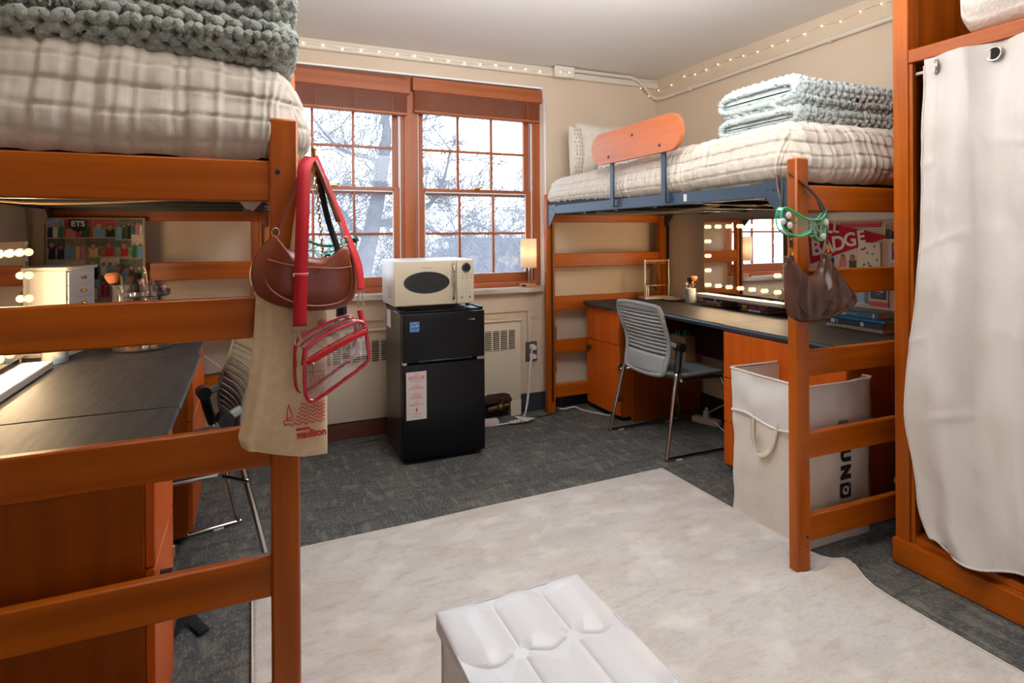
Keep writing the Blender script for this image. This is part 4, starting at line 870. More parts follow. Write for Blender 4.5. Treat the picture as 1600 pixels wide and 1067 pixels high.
MB().box(.7822, .8268, FY0 - .0016, FY0 - .0008, .719, .766).build('sticker_face', mat('sticker_blue', c(20, 104, 186), .5), st)
text('energy', .0135, WHITEP, st, (.8045, FY0 - .0022, .7465), FM, .18, shear=.4, ext=.0002); text('ENERGY STAR', .0058, WHITEP, st, (.8045, FY0 - .0022, .7275), FM, ext=.0002)
MB().tube([(.787 + k * .0035, FY0 - .0018, .750 + .011 * math.sin(k / 10 * PI)) for k in range(11)], .0007, 5).build('swoosh', WHITEP, st)
text('midea', .017, NICKEL, d1, (1.128, FY0 - .0008, .766), FM, bold=.0003)
MB().box(FX0 - .0012, FX0, 3.40, 3.50, .70, .80).build('side_label', WHITEP, fg)
ntc = thing('printed_notice', 'white notice with red text stuck on the lower fridge door', 'notice', (.812, FY0, .24))
MB().box(.757, .868, FY0 - .0014, FY0 - .0003, .245, .502).build('sheet', mat('notice_paper', c(206, 198, 194), .6), ntc)
GI = mat('grey_ink', c(130, 124, 122), .7)
for s_, z, sz, m_ in (('YOU ARE', .486, .006, GI), ('CREATING A HOME', .474, .0098, REDINK), ('AWAY FROM HOME', .464, .0098, REDINK), ('welcome to the residence hall', .453, .0056, GI), ('*', .443, .012, REDINK), ('FIND US', .431, .0056, GI), ('ON THE GO', .422, .0094, REDINK), ('WITH THE FRIDGE UNIT', .412, .0078, REDINK), ('*', .396, .012, REDINK), ('NEED HELP', .384, .0056, GI), ('HELP DESK', .373, .0094, REDINK), ('ROOM SERVICES', .361, .0094, REDINK), ('*', .345, .012, REDINK), ('QUESTIONS', .335, .0056, GI), ('PLEASE CONTACT US', .324, .0082, REDINK), ('university housing', .276, .0062, REDINK), ('division of housing', .262, .005, GI)):
    text(s_, sz, m_, ntc, (.8125, FY0 - .0018, z), FM, ext=.0002, bold=.0002)
MB().sph((.8125, FY0 - .0018, .301), .006, 10, (1, .08, 1)).sph((.8125, FY0 - .0018, .291), .005, 10, (.8, .08, 1)).build('emblem', REDINK, ntc)

# ------------------------------------------------------------------ microwave
mw = thing('microwave_oven', 'cream retro microwave with oval window on top of the fridge', 'microwave', (.935, 3.32, .83))
mc = mat('microwave_cream', c(206, 196, 172), .35, coat=.3)
MB().box(.708, 1.165, 3.17, 3.475, .846, 1.098, .008, seg=2).build('body', mat('mw_body', c(222, 220, 214), .35), mw)
for x in (.735, 1.14):
    for y in (3.2, 3.44): MB().cyl((x, y, .829), (x, y, .848), .012).build('foot', BLACK, mw)
dr = MB().box(.709, 1.058, 3.150, 3.171, .850, 1.094, .005, seg=2).build('door', mc, mw)
def oval(cx, cz, a, b, y, t, n=40): return [(cx + a * math.cos(2 * PI * k / n), y, cz + b * math.sin(2 * PI * k / n)) for k in range(n)]
MB().poly(oval(.888, .974, .128, .058, 3.1505, 0), (0, -1, 0), .0022).build('window', mat('mw_glass', c(50, 54, 56), .12, coat=.4), dr)
MB().tube(oval(.888, .974, .129, .059, 3.149, 0), .0018, 6, True).build('window_rim', mat('mw_rim', c(60, 60, 58), .3), dr)
MB().tube(catmull([(1.040, 3.150, 1.075), (1.038, 3.128, 1.055), (1.037, 3.120, .975), (1.038, 3.128, .895), (1.040, 3.150, .875)], 6), .0065, 10).build('handle', CHROME, dr)
text('Farberware', .012, mat('mw_ink', c(150, 140, 124), .5), dr, (.888, 3.149, 1.056), FM, ext=.0002)
cpn = MB().box(1.061, 1.164, 3.150, 3.171, .850, 1.094, .005, seg=2).build('control_panel', mc, mw)
MB().cyl((1.116, 3.150, 1.052), (1.116, 3.146, 1.052), .026, n=24).build('dial_ring', NICKEL, cpn)
MB().cyl((1.116, 3.146, 1.052), (1.116, 3.132, 1.052), .022, n=24).box(1.113, 1.119, 3.130, 3.133, 1.052, 1.072).build('dial', mat('dial_dark', c(28, 40, 42), .25), cpn)
gk = mat('key_grey', c(120, 114, 104), .5); kb = MB()
for z, n_, w_ in ((1.004, 3, .022), (.990, 3, .022)):
    for k in range(n_): kb.box(1.086 + k * .026, 1.086 + k * .026 + w_ * .7, 3.1492, 3.1502, z, z + .003)
kb.build('display_marks', gk, cpn)
for r_, row in enumerate(('123', '456', '789', '*0#')):
    for k, ch_ in enumerate(row): text(ch_, .010, gk, cpn, (1.092 + k * .023, 3.149, .974 - r_ * .022), FM, ext=.0002, name='key_digit')
for x in (1.092, 1.138): MB().poly([(x - .008, 3.1502, .879), (x + .008, 3.1502, .879), (x, 3.1502, .892)], (0, -1, 0), .001).build('key', gk, cpn)
vt = MB()
for k in range(7): vt.box(.7068, .7085, 3.22, 3.32, .89 + k * .009, .893 + k * .009)
vt.build('vent_slot', mat('vent_grey', c(140, 138, 134), .6), mw)

# ------------------------------------------------------------------ window-sill lamp, left sill box
lm = thing('bedside_lamp', 'small lit lamp with cylinder shade on the right of the sill', 'lamp', (1.765, 3.70, .872))
MB().box(1.715, 1.812, 3.668, 3.735, .872, .893, .002).build('base', BAR, lm); MB().box(1.7145, 1.734, 3.6675, 3.69, .875, .890).build('switch', BLACK, lm)
MB().cyl((1.775, 3.70, .893), (1.775, 3.70, 1.08), .0055).build('pole', CHROME, lm)
shm = bpy.data.materials.new('lamp_shade_cloth'); shm.use_nodes = True; _n = shm.node_tree; _n.nodes.clear()
_o = _n.nodes.new('ShaderNodeOutputMaterial'); _d = _n.nodes.new('ShaderNodeBsdfDiffuse'); _t = _n.nodes.new('ShaderNodeBsdfTranslucent'); _m = _n.nodes.new('ShaderNodeMixShader')
_d.inputs[0].default_value = c(240, 226, 206); _t.inputs[0].default_value = c(250, 236, 214); _m.inputs[0].default_value = .6
_n.links.new(_d.outputs[0], _m.inputs[1]); _n.links.new(_t.outputs[0], _m.inputs[2]); _n.links.new(_m.outputs[0], _o.inputs[0])
MB().lathe([(.056, 1.005), (.056, 1.205), (.0545, 1.205), (.0545, 1.005), (.056, 1.005)], (1.765, 3.685, 0), 36).build('lamp_shade', shm, lm)
MB().sph((1.765, 3.685, 1.11), .022, 12).build('bulb', mat('lamp_bulb', (1, .8, .55, 1), .3, emit=(1, .80, .58, 1), estr=16), lm)
MB().tube([(1.775, 3.70, 1.08), (1.765, 3.685, 1.085)], .004, 6).box(1.71, 1.82, 3.684, 3.686, 1.195, 1.198).build('shade_carrier', CHROME, lm)
sb = thing('sill_box', 'small white box on the sill beside the brown handbag', 'clock', (.03, 3.69, .872))  # unidentified white box with a wooden strip
MB().box(.012, .10, 3.67, 3.73, .872, .985, .006).build('case', WHITEP, sb); MB().box(.008, .022, 3.665, 3.67, .875, .94).build('side_strip', BAR, sb)

# ------------------------------------------------------------------ sockets, plugs, cables
sk = thing('wall_outlet', 'steel wall outlet with two white plugs right of the radiator', 'outlet', (1.795, WYY, .415))
MB().box(1.752, 1.842, WYY - .006, WYY, .345, .485, .003).build('plate', mat('steel_plate', c(112, 100, 90), .4, .5), sk)
for z in (.448, .385): MB().box(1.782, 1.822, WYY - .014, WYY - .005, z - .018, z + .018, .006).build('socket', WHITEP, sk)
MB().box(1.765, 1.785, WYY - .02, WYY, .485, .70, .002).build('raceway', WALL, sk)
for z, l in ((.448, 'upper'), (.385, 'lower')):
    p = thing('plug', 'white round plug in the %s socket by the radiator' % l, 'plug', (1.802, WYY - .014, z))
    MB().cyl((1.802, WYY - .014, z), (1.802, WYY - .045, z), .019, .017, 16).build('plug_body', WHITEP, p); MB().tube([(1.802, WYY - .04, z), (1.79, WYY - .06, z + .005), (1.775, WYY - .06, z - .01)], .004, 6).build('cord_end', WHITEP, p)
cab = catmull([(1.782, 3.66, .45), (1.765, 3.65, .42), (1.745, 3.64, .30), (1.73, 3.62, .16), (1.70, 3.60, .05), (1.66, 3.58, .006), (1.55, 3.52, .006), (1.44, 3.50, .012)], 6)
tag(MB().tube(cab, .0045, 8).tube(catmull([(1.78, 3.66, .38), (1.765, 3.65, .36), (1.742, 3.645, .22), (1.72, 3.63, .10), (1.69, 3.60, .02), (1.68, 3.585, .006)], 6), .004, 8).build('power_cable', WHITEP), 'white cable hanging from the wall outlet to the floor', 'cable')
co = MB(); rr_ = random.Random(5)
for k in range(7):
    a = k * .45 - 1.3; L_ = .075 + rr_.random() * .025; pts = [(1.60 + math.cos(a) * L_ * (1 - math.cos(t_)) * .5 * 1.15 + .006 * math.sin(t_) * 2 * -math.sin(a), 3.50 + math.sin(a) * .035 * math.sin(t_) + .02 * math.sin(t_), .007 + .004 * k + .004 * math.sin(t_ * 2)) for t_ in [i * PI / 8 for i in range(16)]]
    co.tube(pts, .004, 6, True)
for k in range(5):
    a = k * .5 + 2.2; L_ = .06; pts = [(1.59 + math.cos(a) * L_ * (1 - math.cos(t_)) * .5, 3.50 + .018 * math.sin(t_) + math.sin(a) * .02, .007 + .004 * k) for t_ in [i * PI / 8 for i in range(16)]]
    co.tube(pts, .004, 6, True)
tag(co.build('coiled_cable', WHITEP), 'bundle of coiled white cable on the floor beside the fridge', 'cable')
def strip(label, ctr, rz, plugs):
    t = thing('power_strip', label, 'power strip', ctr, rz)
    MB().box(-.09, .09, -.03, .03, 0.001, .04, .006, seg=2).build('case', mat('strip_pink', c(206, 190, 186), .4), t, world=False)
    for x in plugs: MB().box(x - .016, x + .016, -.016, .016, .04, .085, .004).box(x - .008, x + .008, -.008, .008, .085, .105, .003).build('plug', WHITEP, t, world=False)
    return t
strip('white power strip on the floor right of the fridge', (1.375, 3.54, 0), -.1, ())
strip('white power strip under the right desk with plug', (2.70, 2.98, 0), -1.2, (.0,))
tag(MB().tube(catmull([(2.70, 2.90, .03), (2.66, 2.75, .01), (2.68, 2.6, .006), (2.70, 2.45, .006)], 6), .004, 6).tube(catmull([(2.86, 2.78, .22), (2.84, 2.76, .10), (2.80, 2.7, .03), (2.75, 2.6, .006), (2.74, 2.45, .006)], 6), .004, 6).tube(catmull([(2.72, 3.02, .04), (2.80, 2.9, .13), (2.86, 2.82, .05), (2.82, 2.65, .006)], 6), .0035, 6).build('power_cable', WHITEP), 'white cables trailing from the strip under the right desk', 'cable')
tag(MB().tube(catmull([(1.96, 3.64, .02), (2.0, 3.62, .012), (2.06, 3.58, .03), (2.11, 3.54, .012), (2.2, 3.40, .006), (2.26, 3.39, .006)], 6), .0045, 6).build('power_cable', WHITEP), 'white cable looping on the floor by the far bed post', 'cable')
tag(MB().tube(catmull([(1.66, 3.585, .012), (1.75, 3.56, .006), (1.86, 3.56, .008), (1.93, 3.57, .03), (1.955, 3.58, .10)], 6), .003, 6).build('power_cable', BLACK), 'thin black cable crossing the floor to the far bed post', 'cable')
tag(MB().tube(catmull([(.30, 3.56, .004), (.5, 3.55, .004), (.72, 3.58, .004)], 6), .003, 6).build('power_cable', BLACK), 'black cable along the floor left of the fridge', 'cable')
tag(MB().tube(catmull([(1.98, 3.69, .58), (1.985, 3.70, .5), (1.975, 3.70, .38), (1.985, 3.70, .25)], 6), .003, 6).build('power_cable', BLACK), 'black cable hanging on the wall behind the far right bed rails', 'cable')
tag(MB().tube(catmull([(-.30, 3.5, .50), (-.12, 3.55, .50), (.02, 3.60, .47), (.2, 3.62, .43)], 6), .004, 6).tube(catmull([(-.08, 3.56, .36), (-.02, 3.5, .50), (.04, 3.5, .58), (.07, 3.5, .70), (.06, 3.5, .80)], 6), .003, 6).build('power_cable', BLACK), 'black cables sagging behind the left desk chair', 'cable')
tag(MB().tube(catmull([(-.26, 3.58, .62), (-.20, 3.60, .56), (-.12, 3.6, .48), (-.08, 3.6, .36), (-.07, 3.6, .2)], 6), .0035, 6).build('power_cable', WHITEP), 'white cable hanging behind the left desk chair', 'cable')
bs = catmull([(-.26, 2.02, .012), (-.215, 2.10, .02), (-.19, 2.14, .03), (-.165, 2.12, .012), (-.135, 2.06, .012)], 6)
tag(MB().tube(bs, .017, 6, flat=.22, up=(0, 0, 1)).box(-.30, -.235, 1.96, 2.03, .001, .05, .012).build('backpack_strap', mat('black_web', c(20, 20, 22), .85, 0, None, bump=.4, bscale=(400, 400, 400))), 'black backpack strap lying on the carpet by the left desk', 'strap')

# ------------------------------------------------------------------ rug and ottoman
nx, ny = 150, 230; RX0, RX1, RY0, RY1 = .0, 1.96, -.55, 2.45
U, V = np.meshgrid(np.linspace(0, 1, nx), np.linspace(0, 1, ny), indexing='ij'); X = RX0 + (RX1 - RX0) * U; Yr = RY0 + (RY1 - RY0) * V + .045 * U * np.clip((V - .5) * 2, 0, 1)
foldc = 1.43 + .05 * np.sin((X - 1.5) * 5); Zr = .011 + .004 * noise2(X * 3, Yr * 3, 4) + .034 * np.exp(-((Yr - foldc) / .05) ** 2) * np.clip((X - 1.25) / .6, 0, 1) ** 1.4
Xr = X + .03 * np.exp(-((Yr - 1.46) / .1) ** 2) * np.clip((X - 1.4) / .55, 0, 1)
near = np.clip(1 - np.hypot((X - 1.84) / .10, (Yr - 1.555) / .09), 0, 1); Zr = Zr * (1 - np.minimum(1, near * 2.0)) + .0 
Pt = np.stack([Xr, Yr, Zr], -1); Pb = Pt.copy(); Pb[..., 2] = np.minimum(.0008, Pt[..., 2]) if False else np.maximum(Pt[..., 2] - .010, .0004)
n2 = nx * ny; F = []
I, J = np.meshgrid(np.arange(nx - 1), np.arange(ny - 1), indexing='ij'); q4 = np.stack([I * ny + J, (I + 1) * ny + J, (I + 1) * ny + J + 1, I * ny + J + 1], -1).reshape(-1, 4)
rim = [(i, 0) for i in range(nx)] + [(nx - 1, j) for j in range(1, ny)] + [(i, ny - 1) for i in range(nx - 2, -1, -1)] + [(0, j) for j in range(ny - 2, 0, -1)]
rq = np.array([(a[0] * ny + a[1], a[0] * ny + a[1] + n2, b[0] * ny + b[1] + n2, b[0] * ny + b[1]) for a, b in zip(rim, rim[1:] + rim[:1])])
rg = raw_obj('area_rug', np.concatenate([Pt.reshape(-1, 3), Pb.reshape(-1, 3)]), np.concatenate([q4, q4[:, ::-1] + n2, rq]), RUG, loc=(.98, .95, 0)); tag(rg, 'cream and tan distressed area rug in the middle of the floor', 'rug')
edge = [tuple(Pt[i, j] - np.array([0, 0, .003])) for i, j in rim[::3]]
MB().tube(edge, .0045, 6, True).build('binding', mat('rug_binding', c(214, 204, 190), .9), rg)

ot = thing('tufted_ottoman', 'white leather storage ottoman with tufted lid on the rug', 'ottoman', (.53, .86, .012))
ox0, ox1, oy0, oy1, zl = .365, .722, .47, 1.243, .42
MB().box(ox0 + .012, ox1 - .012, oy0 + .012, oy1 - .012, .013, .372, .004).build('body', LEATHER, ot)
seam = MB()
for (x, y) in ((ox0 + .012, oy0 + .012), (ox1 - .012, oy0 + .012), (ox0 + .012, oy1 - .012), (ox1 - .012, oy1 - .012)): seam.tube([(x, y, .015), (x, y, .372)], .003, 6)
seam.build('seam', LEATHER, ot)
nx, ny = 170, 360; U, V = np.meshgrid(np.linspace(0, 1, nx), np.linspace(0, 1, ny), indexing='ij')
X = ox0 + (ox1 - ox0) * U; Yo = oy0 + (oy1 - oy0) * V
bxs = [ox0 + .121, ox0 + .240]; bys = [oy1 - .185, oy1 - .385, oy1 - .585]
e = np.minimum(np.minimum(X - ox0, ox1 - X), np.minimum(Yo - oy0, oy1 - Yo)); Z = zl - .014 + .016 * np.clip(e / .05, 0, 1) ** .5
D = np.zeros_like(X)
for bx_ in bxs:
    for by_ in bys: D = np.maximum(D, np.exp(-((X - bx_) ** 2 + (Yo - by_) ** 2) / .030 ** 2) * .020)
    D = np.maximum(D, np.exp(-np.abs(X - bx_) / .004) * .010 + np.exp(-((X - bx_) / .032) ** 2) * .010)
for by_ in bys:
    yc = by_ + .010 * np.cos((X - bxs[0]) / .119 * 2 * PI) - .010
    D = np.maximum(D, np.exp(-np.abs(Yo - yc) / .004) * .010 + np.exp(-((Yo - yc) / .032) ** 2) * .010)
Z = Z + .006 - D; top_ = np.stack([X, Yo, Z], -1)
lid = grid_obj('lid_cushion', top_, LEATHER, ot)
MB().box(ox0, ox1, oy0, oy1, .374, zl - .008, .006, seg=2).build('lid_side', LEATHER, ot)
MB().tube([(ox0 + .002, oy0 + .002, zl - .009), (ox1 - .002, oy0 + .002, zl - .009), (ox1 - .002, oy1 - .002, zl - .009), (ox0 + .002, oy1 - .002, zl - .009)], .0028, 6, True).build('piping', LEATHER, lid)
for bx_ in bxs:
    for by_ in bys: MB().sph((bx_, by_, zl - .0205), .0045, 10, (1, 1, .4)).build('button', LEATHER, lid)

# ------------------------------------------------------------------ wardrobe and curtain
wd = thing('wardrobe', 'open wooden wardrobe frame at the right edge with curtain front', 'wardrobe', (2.5, .9, 0))
MB().box(2.212, 2.28, 1.385, 1.44, .0, 2.42, .003).build('post', WZ, wd)
MB().box(2.22, 2.24, 1.372, 1.385, .1, 1.855).build('inner_stile', WZ, wd)
MB().box(2.212, 2.28, .10, .155, .0, 2.42, .003).build('post', WZ, wd)
MB().box(2.28, 2.87, 1.415, 1.44, .0, 2.42).build('side_panel', WZ, wd)
MB().box(2.28, 2.87, .10, .125, .0, 2.42).build('side_panel', WZ, wd)
MB().box(2.85, 2.87, .125, 1.415, .0, 2.42).build('back_panel', CABD, wd)
MB().box(2.214, 2.85, .155, 1.385, 1.856, 1.906, .003).build('shelf', WY, wd)
MB().box(2.196, 2.28, .08, 1.445, .0, .095, .006).build('base_board', WY, wd)
MB().box(2.225, 2.85, .125, 1.385, .095, .12, .003).build('bottom_shelf', WY, wd)
tag(MB().box(2.30, 2.80, .2, 1.28, .1205, .35, .02).build('storage_box', mat('blue_grey_box', c(120, 128, 146), .7), loc=(2.5, .7, .1205)), 'blue-grey storage box behind the wardrobe curtain', 'box')
tag(MB().cyl((2.245, .155, 1.825), (2.245, 1.375, 1.818), .006).build('curtain_rod', WHITEP), 'thin white rod across the wardrobe opening', 'curtain rod')
ct = thing('curtain', 'white grommet curtain covering the wardrobe front', 'curtain', (2.21, .75, .12))
ny_, nz_ = 260, 150; U, V = np.meshgrid(np.linspace(0, 1, ny_), np.linspace(0, 1, nz_), indexing='ij')     # U from far edge to near, V from bottom to top
zb_ = .115 + .055 * np.clip((U - .04) / .2, 0, 1); zc = zb_ + (1.855 - zb_) * V
yf = 1.325 + .035 * np.exp(-((V - .28) / .2) ** 2) - .01 * np.clip(1 - V / .08, 0, 1) ** 2 * 3
yy = yf + (.18 - yf) * U
amp = .015 + .017 * (1 - V); ph = U * 2 * PI * 6.2
xx = 2.182 + amp * (.6 * np.sin(ph + .6 * np.sin(V * 3)) + .5 * np.abs(np.sin(ph * .8 + 1 + V)) ** .6 * np.sign(np.sin(ph * .8 + 1 + V))) - .05 * np.exp(-((V - .33) / .25) ** 2) * np.exp(-(U / .10) ** 2) + .016 * noise2(U * 9, V * 7, 2) + .010 * noise2(U * 26 + V * 9, V * 16, 5) + .020 * np.clip((V - .85) / .1, 0, 1)
xx -= .010 * np.exp(-((U - .12 - .25 * (1 - V)) / .018) ** 2) * np.clip(V - .3, 0, 1)
for zf in (.25, .42, .61, .78): xx += .004 * np.abs(V - zf < .0) * 0 - .005 * np.exp(-((V - zf - .03 * np.sin(U * 9)) / .007) ** 2) * np.clip(.5 + 2 * noise2(U * 12, V * 9, int(zf * 100)), 0, 1)
zc = zc + .012 * np.sin(U * 25) * (V < .01) - .05 * U * (1 - V) * 0 + (.045 * np.exp(-(U / .03) ** 2)) * (1 - V) ** 6
grid_obj('cloth', np.stack([xx, yy, zc], -1), CURT, ct)
rg_ = [i for i in range(0, nz_)]
MB().tube([(xx[0, j], yy[0, j], zc[0, j]) for j in range(0, nz_, 3)], .0035, 6).tube([(xx[i, 0], yy[i, 0], zc[i, 0]) for i in range(0, ny_, 3)], .004, 6).build('hem', CURT, ct)
for k, y in enumerate((1.285, 1.112, .93, .75, .57, .39)):
    rx = .021 if k % 2 else .021; ax = .45 if k % 2 == 0 else 0
    i = int(np.argmin(np.abs(yy[:, -8] - y))); x = xx[i, -8]
    M_ = Matrix.Translation((x - .006, y, 1.818)) @ Matrix.Rotation(-.9 if k % 2 == 0 else -.1, 4, 'Z')
    pts = [M_ @ Vector((0, .022 * math.cos(a), .022 * math.sin(a))) for a in [q * PI / 10 for q in range(20)]]
    g = MB().tube(pts, .0042, 8, True).build('grommet', NICKEL, ct)
    MB().poly([M_ @ Vector((0.0, .0195 * math.cos(a), .0195 * math.sin(a))) for a in [q * PI / 10 for q in range(20)]], (1, 0, 0), .001).build('grommet_shade_disc', mat('hole_shade', c(24, 18, 18), .9), g)  # dark disc painting the shade inside the ring
# bedding on the wardrobe shelf
n = 60; U, V = np.meshgrid(np.linspace(0, 1, n), np.linspace(0, 1, 64)[:-1], indexing='ij')
a = V * 2 * PI; ex = lambda v, p: np.sign(v) * np.abs(v) ** p
end = np.sqrt(np.clip(1 - (1 - np.clip(np.minimum(U, 1 - U) / .10, 0, 1)) ** 2.2, 0, 1)) * .92 + .08
Px = 2.52 + ex(np.cos(a), .45) * .25 * (.8 + .2 * end); Pz = 2.083 + ex(np.sin(a), .5) * .172 * end; Py = .35 + .90 * U - .04 * np.sin(a)
wv = .006 * np.sin(Py * 420) * np.sin(a * 30); Px -= wv; Pz += wv
tag(grid_obj('folded_comforter', np.stack([Px, Py, Pz], -1), mat('waffle_white', c(222, 216, 206), .85, 0, None, bump=.5, bscale=(90, 90, 90)), cv=True, loc=(2.52, .8, 1.911)), 'white waffle weave comforter folded on the wardrobe shelf', 'comforter')

# ------------------------------------------------------------------ laundry hamper
hp = thing('laundry_hamper', 'white canvas laundry hamper beside the right bed post', 'hamper', (2.15, 1.81, 0))
hx0, hx1, hy0, hy1, ht = 1.965, 2.335, 1.625, 2.0, .636
def hamp(z0, z1, off, top_sag, nz=26, per=26, seed=0, wav=.004):
    P = []
    corners = [(hx0, hy0), (hx1, hy0), (hx1, hy1), (hx0, hy1)]
    ring = []
    for k in range(4):
        a, b = corners[k], corners[(k + 1) % 4]
        for j in range(per): f = j / per; ring.append((a[0] + (b[0] - a[0]) * f, a[1] + (b[1] - a[1]) * f, k, f))
    for i in range(nz + 1):
        v = i / nz; row = []
        for (x, y, k, f) in ring:
            z = z0 + (z1 - z0) * v + top_sag(k, f, v); b_ = math.sin(f * PI) * .012 * math.sin(min(1, v * 1.2) * PI) + off
            wv = wav * float(noise2(np.array(k * 3 + f * 5), np.array(z * 12), seed)); nx_, ny_ = [(0, -1), (1, 0), (0, 1), (-1, 0)][k]
            cr = .012 if (f < .04 or f > .96) else 0
            cxx, cyy = (hx0 + hx1) / 2, (hy0 + hy1) / 2; tx = .03 * (z / .64) * 0
            row.append((x + nx_ * (b_ + wv) + (cxx - x) * (.0 - off * 4) * 0, y + ny_ * (b_ + wv), z))
        P.append(row)
    return np.array(P)
Po = hamp(.004, ht, 0, lambda k, f, v: -.004 * math.sin(f * PI) * v, seed=1, wav=.014)
body = grid_obj('canvas_body', Po, LIVCAN, hp, cv=True)
Pi = hamp(.30, ht - .001, -.006, lambda k, f, v: -.004 * math.sin(f * PI) * v, seed=1, wav=.010); grid_obj('lining', Pi, LIVCAN, hp, cv=True)
MB().box(hx0 + .002, hx1 - .002, hy0 + .002, hy1 - .002, .002, .008).build('bottom', LIVCAN, hp)
MB().box(hx0 + .01, hx1 - .01, hy0 + .01, hy1 - .01, .008, .33, .02).build('laundry_fill', mat('clothes_white', c(210, 204, 196), .9), hp)
Pf = hamp(.455, ht + .004, .009, lambda k, f, v: -.004 * math.sin(f * PI) * v + (1 - v) * (.009 * math.sin(f * 8 + k * 2) - .012 * f * (k == 3)), nz=16, seed=6, wav=.012); fo = grid_obj('folded_liner', Pf, MESHW, hp, cv=True)
hem = [tuple(Pf[0, j]) for j in range(Pf.shape[1])]; MB().tube(hem, .0065, 6, True).build('drawstring_hem', MESHW, fo)
rimp = [tuple(Pf[-1, j]) for j in range(Pf.shape[1])]; MB().tube(rimp, .005, 6, True).build('rim', LIVCAN, hp)
band('handle', [(hx0 - .012, 1.875, .47), (hx0 - .020, 1.872, .40), (hx0 - .026, 1.855, .345), (hx0 - .028, 1.815, .312), (hx0 - .026, 1.775, .345), (hx0 - .020, 1.757, .40), (hx0 - .012, 1.752, .47)], .024, .003, mat('hamper_strap', c(212, 198, 174), .85), hp, axis=(.3, .8, .5))
MB().box(2.12, 2.17, hy0 - .026, hy0 - .022, .480, .492).build('care_tag', mat('tag_grey', c(120, 116, 112), .7), fo)
yl = hy0 - .0155
for ch_, z in (('U', .347), ('N', .279), ('R', .137), ('Y', .073)):
    if z < .45: text(ch_, .070, BLKINK, hp, (2.168, yl, z), FM, -PI / 2, bold=.005, sx=1.0, ext=.001)
em = MB().box(2.140, 2.196, yl - .001, yl, .180, .236, .004).build('washer_emblem', BLKINK, hp)
MB().poly(oval(2.168, .208, .018, .018, yl - .0012, 0, 20), (0, -1, 0), .0006).sph((2.189, yl - .0014, .230), .003, 8, (1, .1, 1)).sph((2.189, yl - .0014, .218), .003, 8, (1, .1, 1)).build('washer_door', LIVCAN, em)
MB().poly([(2.158, yl - .0020, .216), (2.168, yl - .0020, .220), (2.175, yl - .0020, .210), (2.172, yl - .0020, .198), (2.165, yl - .0020, .206), (2.159, yl - .0020, .206)], (0, -1, 0), .0004).build('droplet', BLKINK, em)
# dark tote with tan straps beside the drawer unit
dt = thing('dark_tote_bag', 'dark cloth bag with thin tan straps behind the wardrobe post', 'bag', (2.60, 1.60, 0))
MB().box(2.52, 2.80, 1.575, 1.652, .0, .40, .025, seg=2).build('bag_body', mat('charcoal_cloth', c(40, 38, 40), .9, 0, None, bump=.4, bscale=(40, 40, 40)), dt)
for d in (0, .03): MB().tube(catmull([(2.54, 1.57, .36), (2.47 + d, 1.560, .30 + d * .3), (2.40 + d, 1.565, .22), (2.46 + d, 1.56, .225), (2.56, 1.57, .29)], 6), .004, 6).build('strap', mat('tan_strap', c(180, 120, 62), .5), dt)

# ------------------------------------------------------------------ bags on the left post (hang from a hook on its side)
tag(MB().tube(catmull([(.104, 1.50, 1.405), (.115, 1.49, 1.412), (.132, 1.455, 1.408), (.138, 1.44, 1.418), (.136, 1.435, 1.436)], 5), .004, 8).box(.1042, .1075, 1.485, 1.505, 1.385, 1.43, .001).sph((.136, 1.435, 1.438), .0065, 8).build('coat_hook', GOLD), 'brass hook on the left bed post holding the bags', 'hook')
def puffy(pts, yc, T, name, m, parent, k=5, front=1, sag=0, rings=16, wr=0, seed=0, cen=None, pw=2.2, pleat=0):
    out = catmull([(x, 0, z) for x, z in pts], k, True); c0 = cen or (sum(p.x for p in out) / len(out), sum(p.z for p in out) / len(out)); n = len(out); P = []
    for i in range(-rings, rings + 1):
        r = 1 - abs(i) / rings; sg = 1 if i <= 0 else -1   # i<=0 front going to rim at i=0? rim when r=1
        r = math.sin(r * PI / 2); row = []
        for q in out:
            x, z = c0[0] + (q.x - c0[0]) * r, c0[1] + (q.z - c0[1]) * r; d = T / 2 * (max(0, 1 - r ** pw)) ** .5
            w_ = wr * float(noise2(np.array(x * 26 + z * 5), np.array(z * 7), seed)) * (1 - r ** 6) + pleat * math.sin(x * 150 - (z - 1) * (60 if x > 1.85 else -10)) * (1 - r ** 5) * (.5 + float(noise1(np.array(x * 30), 3)))
            row.append((x, yc - sg * (d + w_), z))
        P.append(row)
    return grid_obj(name, np.array(P), m, parent, cv=True)
# tote
tt = thing('canvas_tote_bag', 'natural canvas tote with red sailboat print on the left post', 'tote bag', (.07, 1.425, .73))
nu, nv = 44, 60; P = []
lft = [(.014, 1.16), (.012, 1.118), (.007, 1.031), (-.001, .945), (-.009, .881), (-.020, .820), (-.027, .795), (-.020, .772)]
for side in (0, 1):
    G = np.zeros((nu, nv, 3))
    for j in range(nv):
        v = j / (nv - 1); zt_ = 1.16 - v * (1.16 - .772); xl = np.interp(-zt_, [-q[1] for q in lft], [q[0] for q in lft]); xr = .163
        for i in range(nu):
            u = i / (nu - 1); x = xl + (xr - xl) * u; zb = .772 - (.772 - .729) * min(1, u * 1.4) ** .7; z = 1.16 + (zb - 1.16) * v
            th = .022 * math.sin(u * PI) ** .5 * (.3 + .7 * v) * (1 - v ** 8)
            wv = .009 * float(noise2(np.array(u * 4 + v), np.array(v * 3), 3)) * math.sin(u * PI) + .010 * math.exp(-((u - .12 - .04 * math.sin(v * 4)) / .05) ** 2) * v
            G[i, j] = (x, 1.436 + (-1 if side == 0 else 1) * th - wv, z)
    grid_obj('front_panel' if side == 0 else 'back_panel', G if side == 0 else G[::-1], CANVAS, tt)
    if side == 0: Gf = G
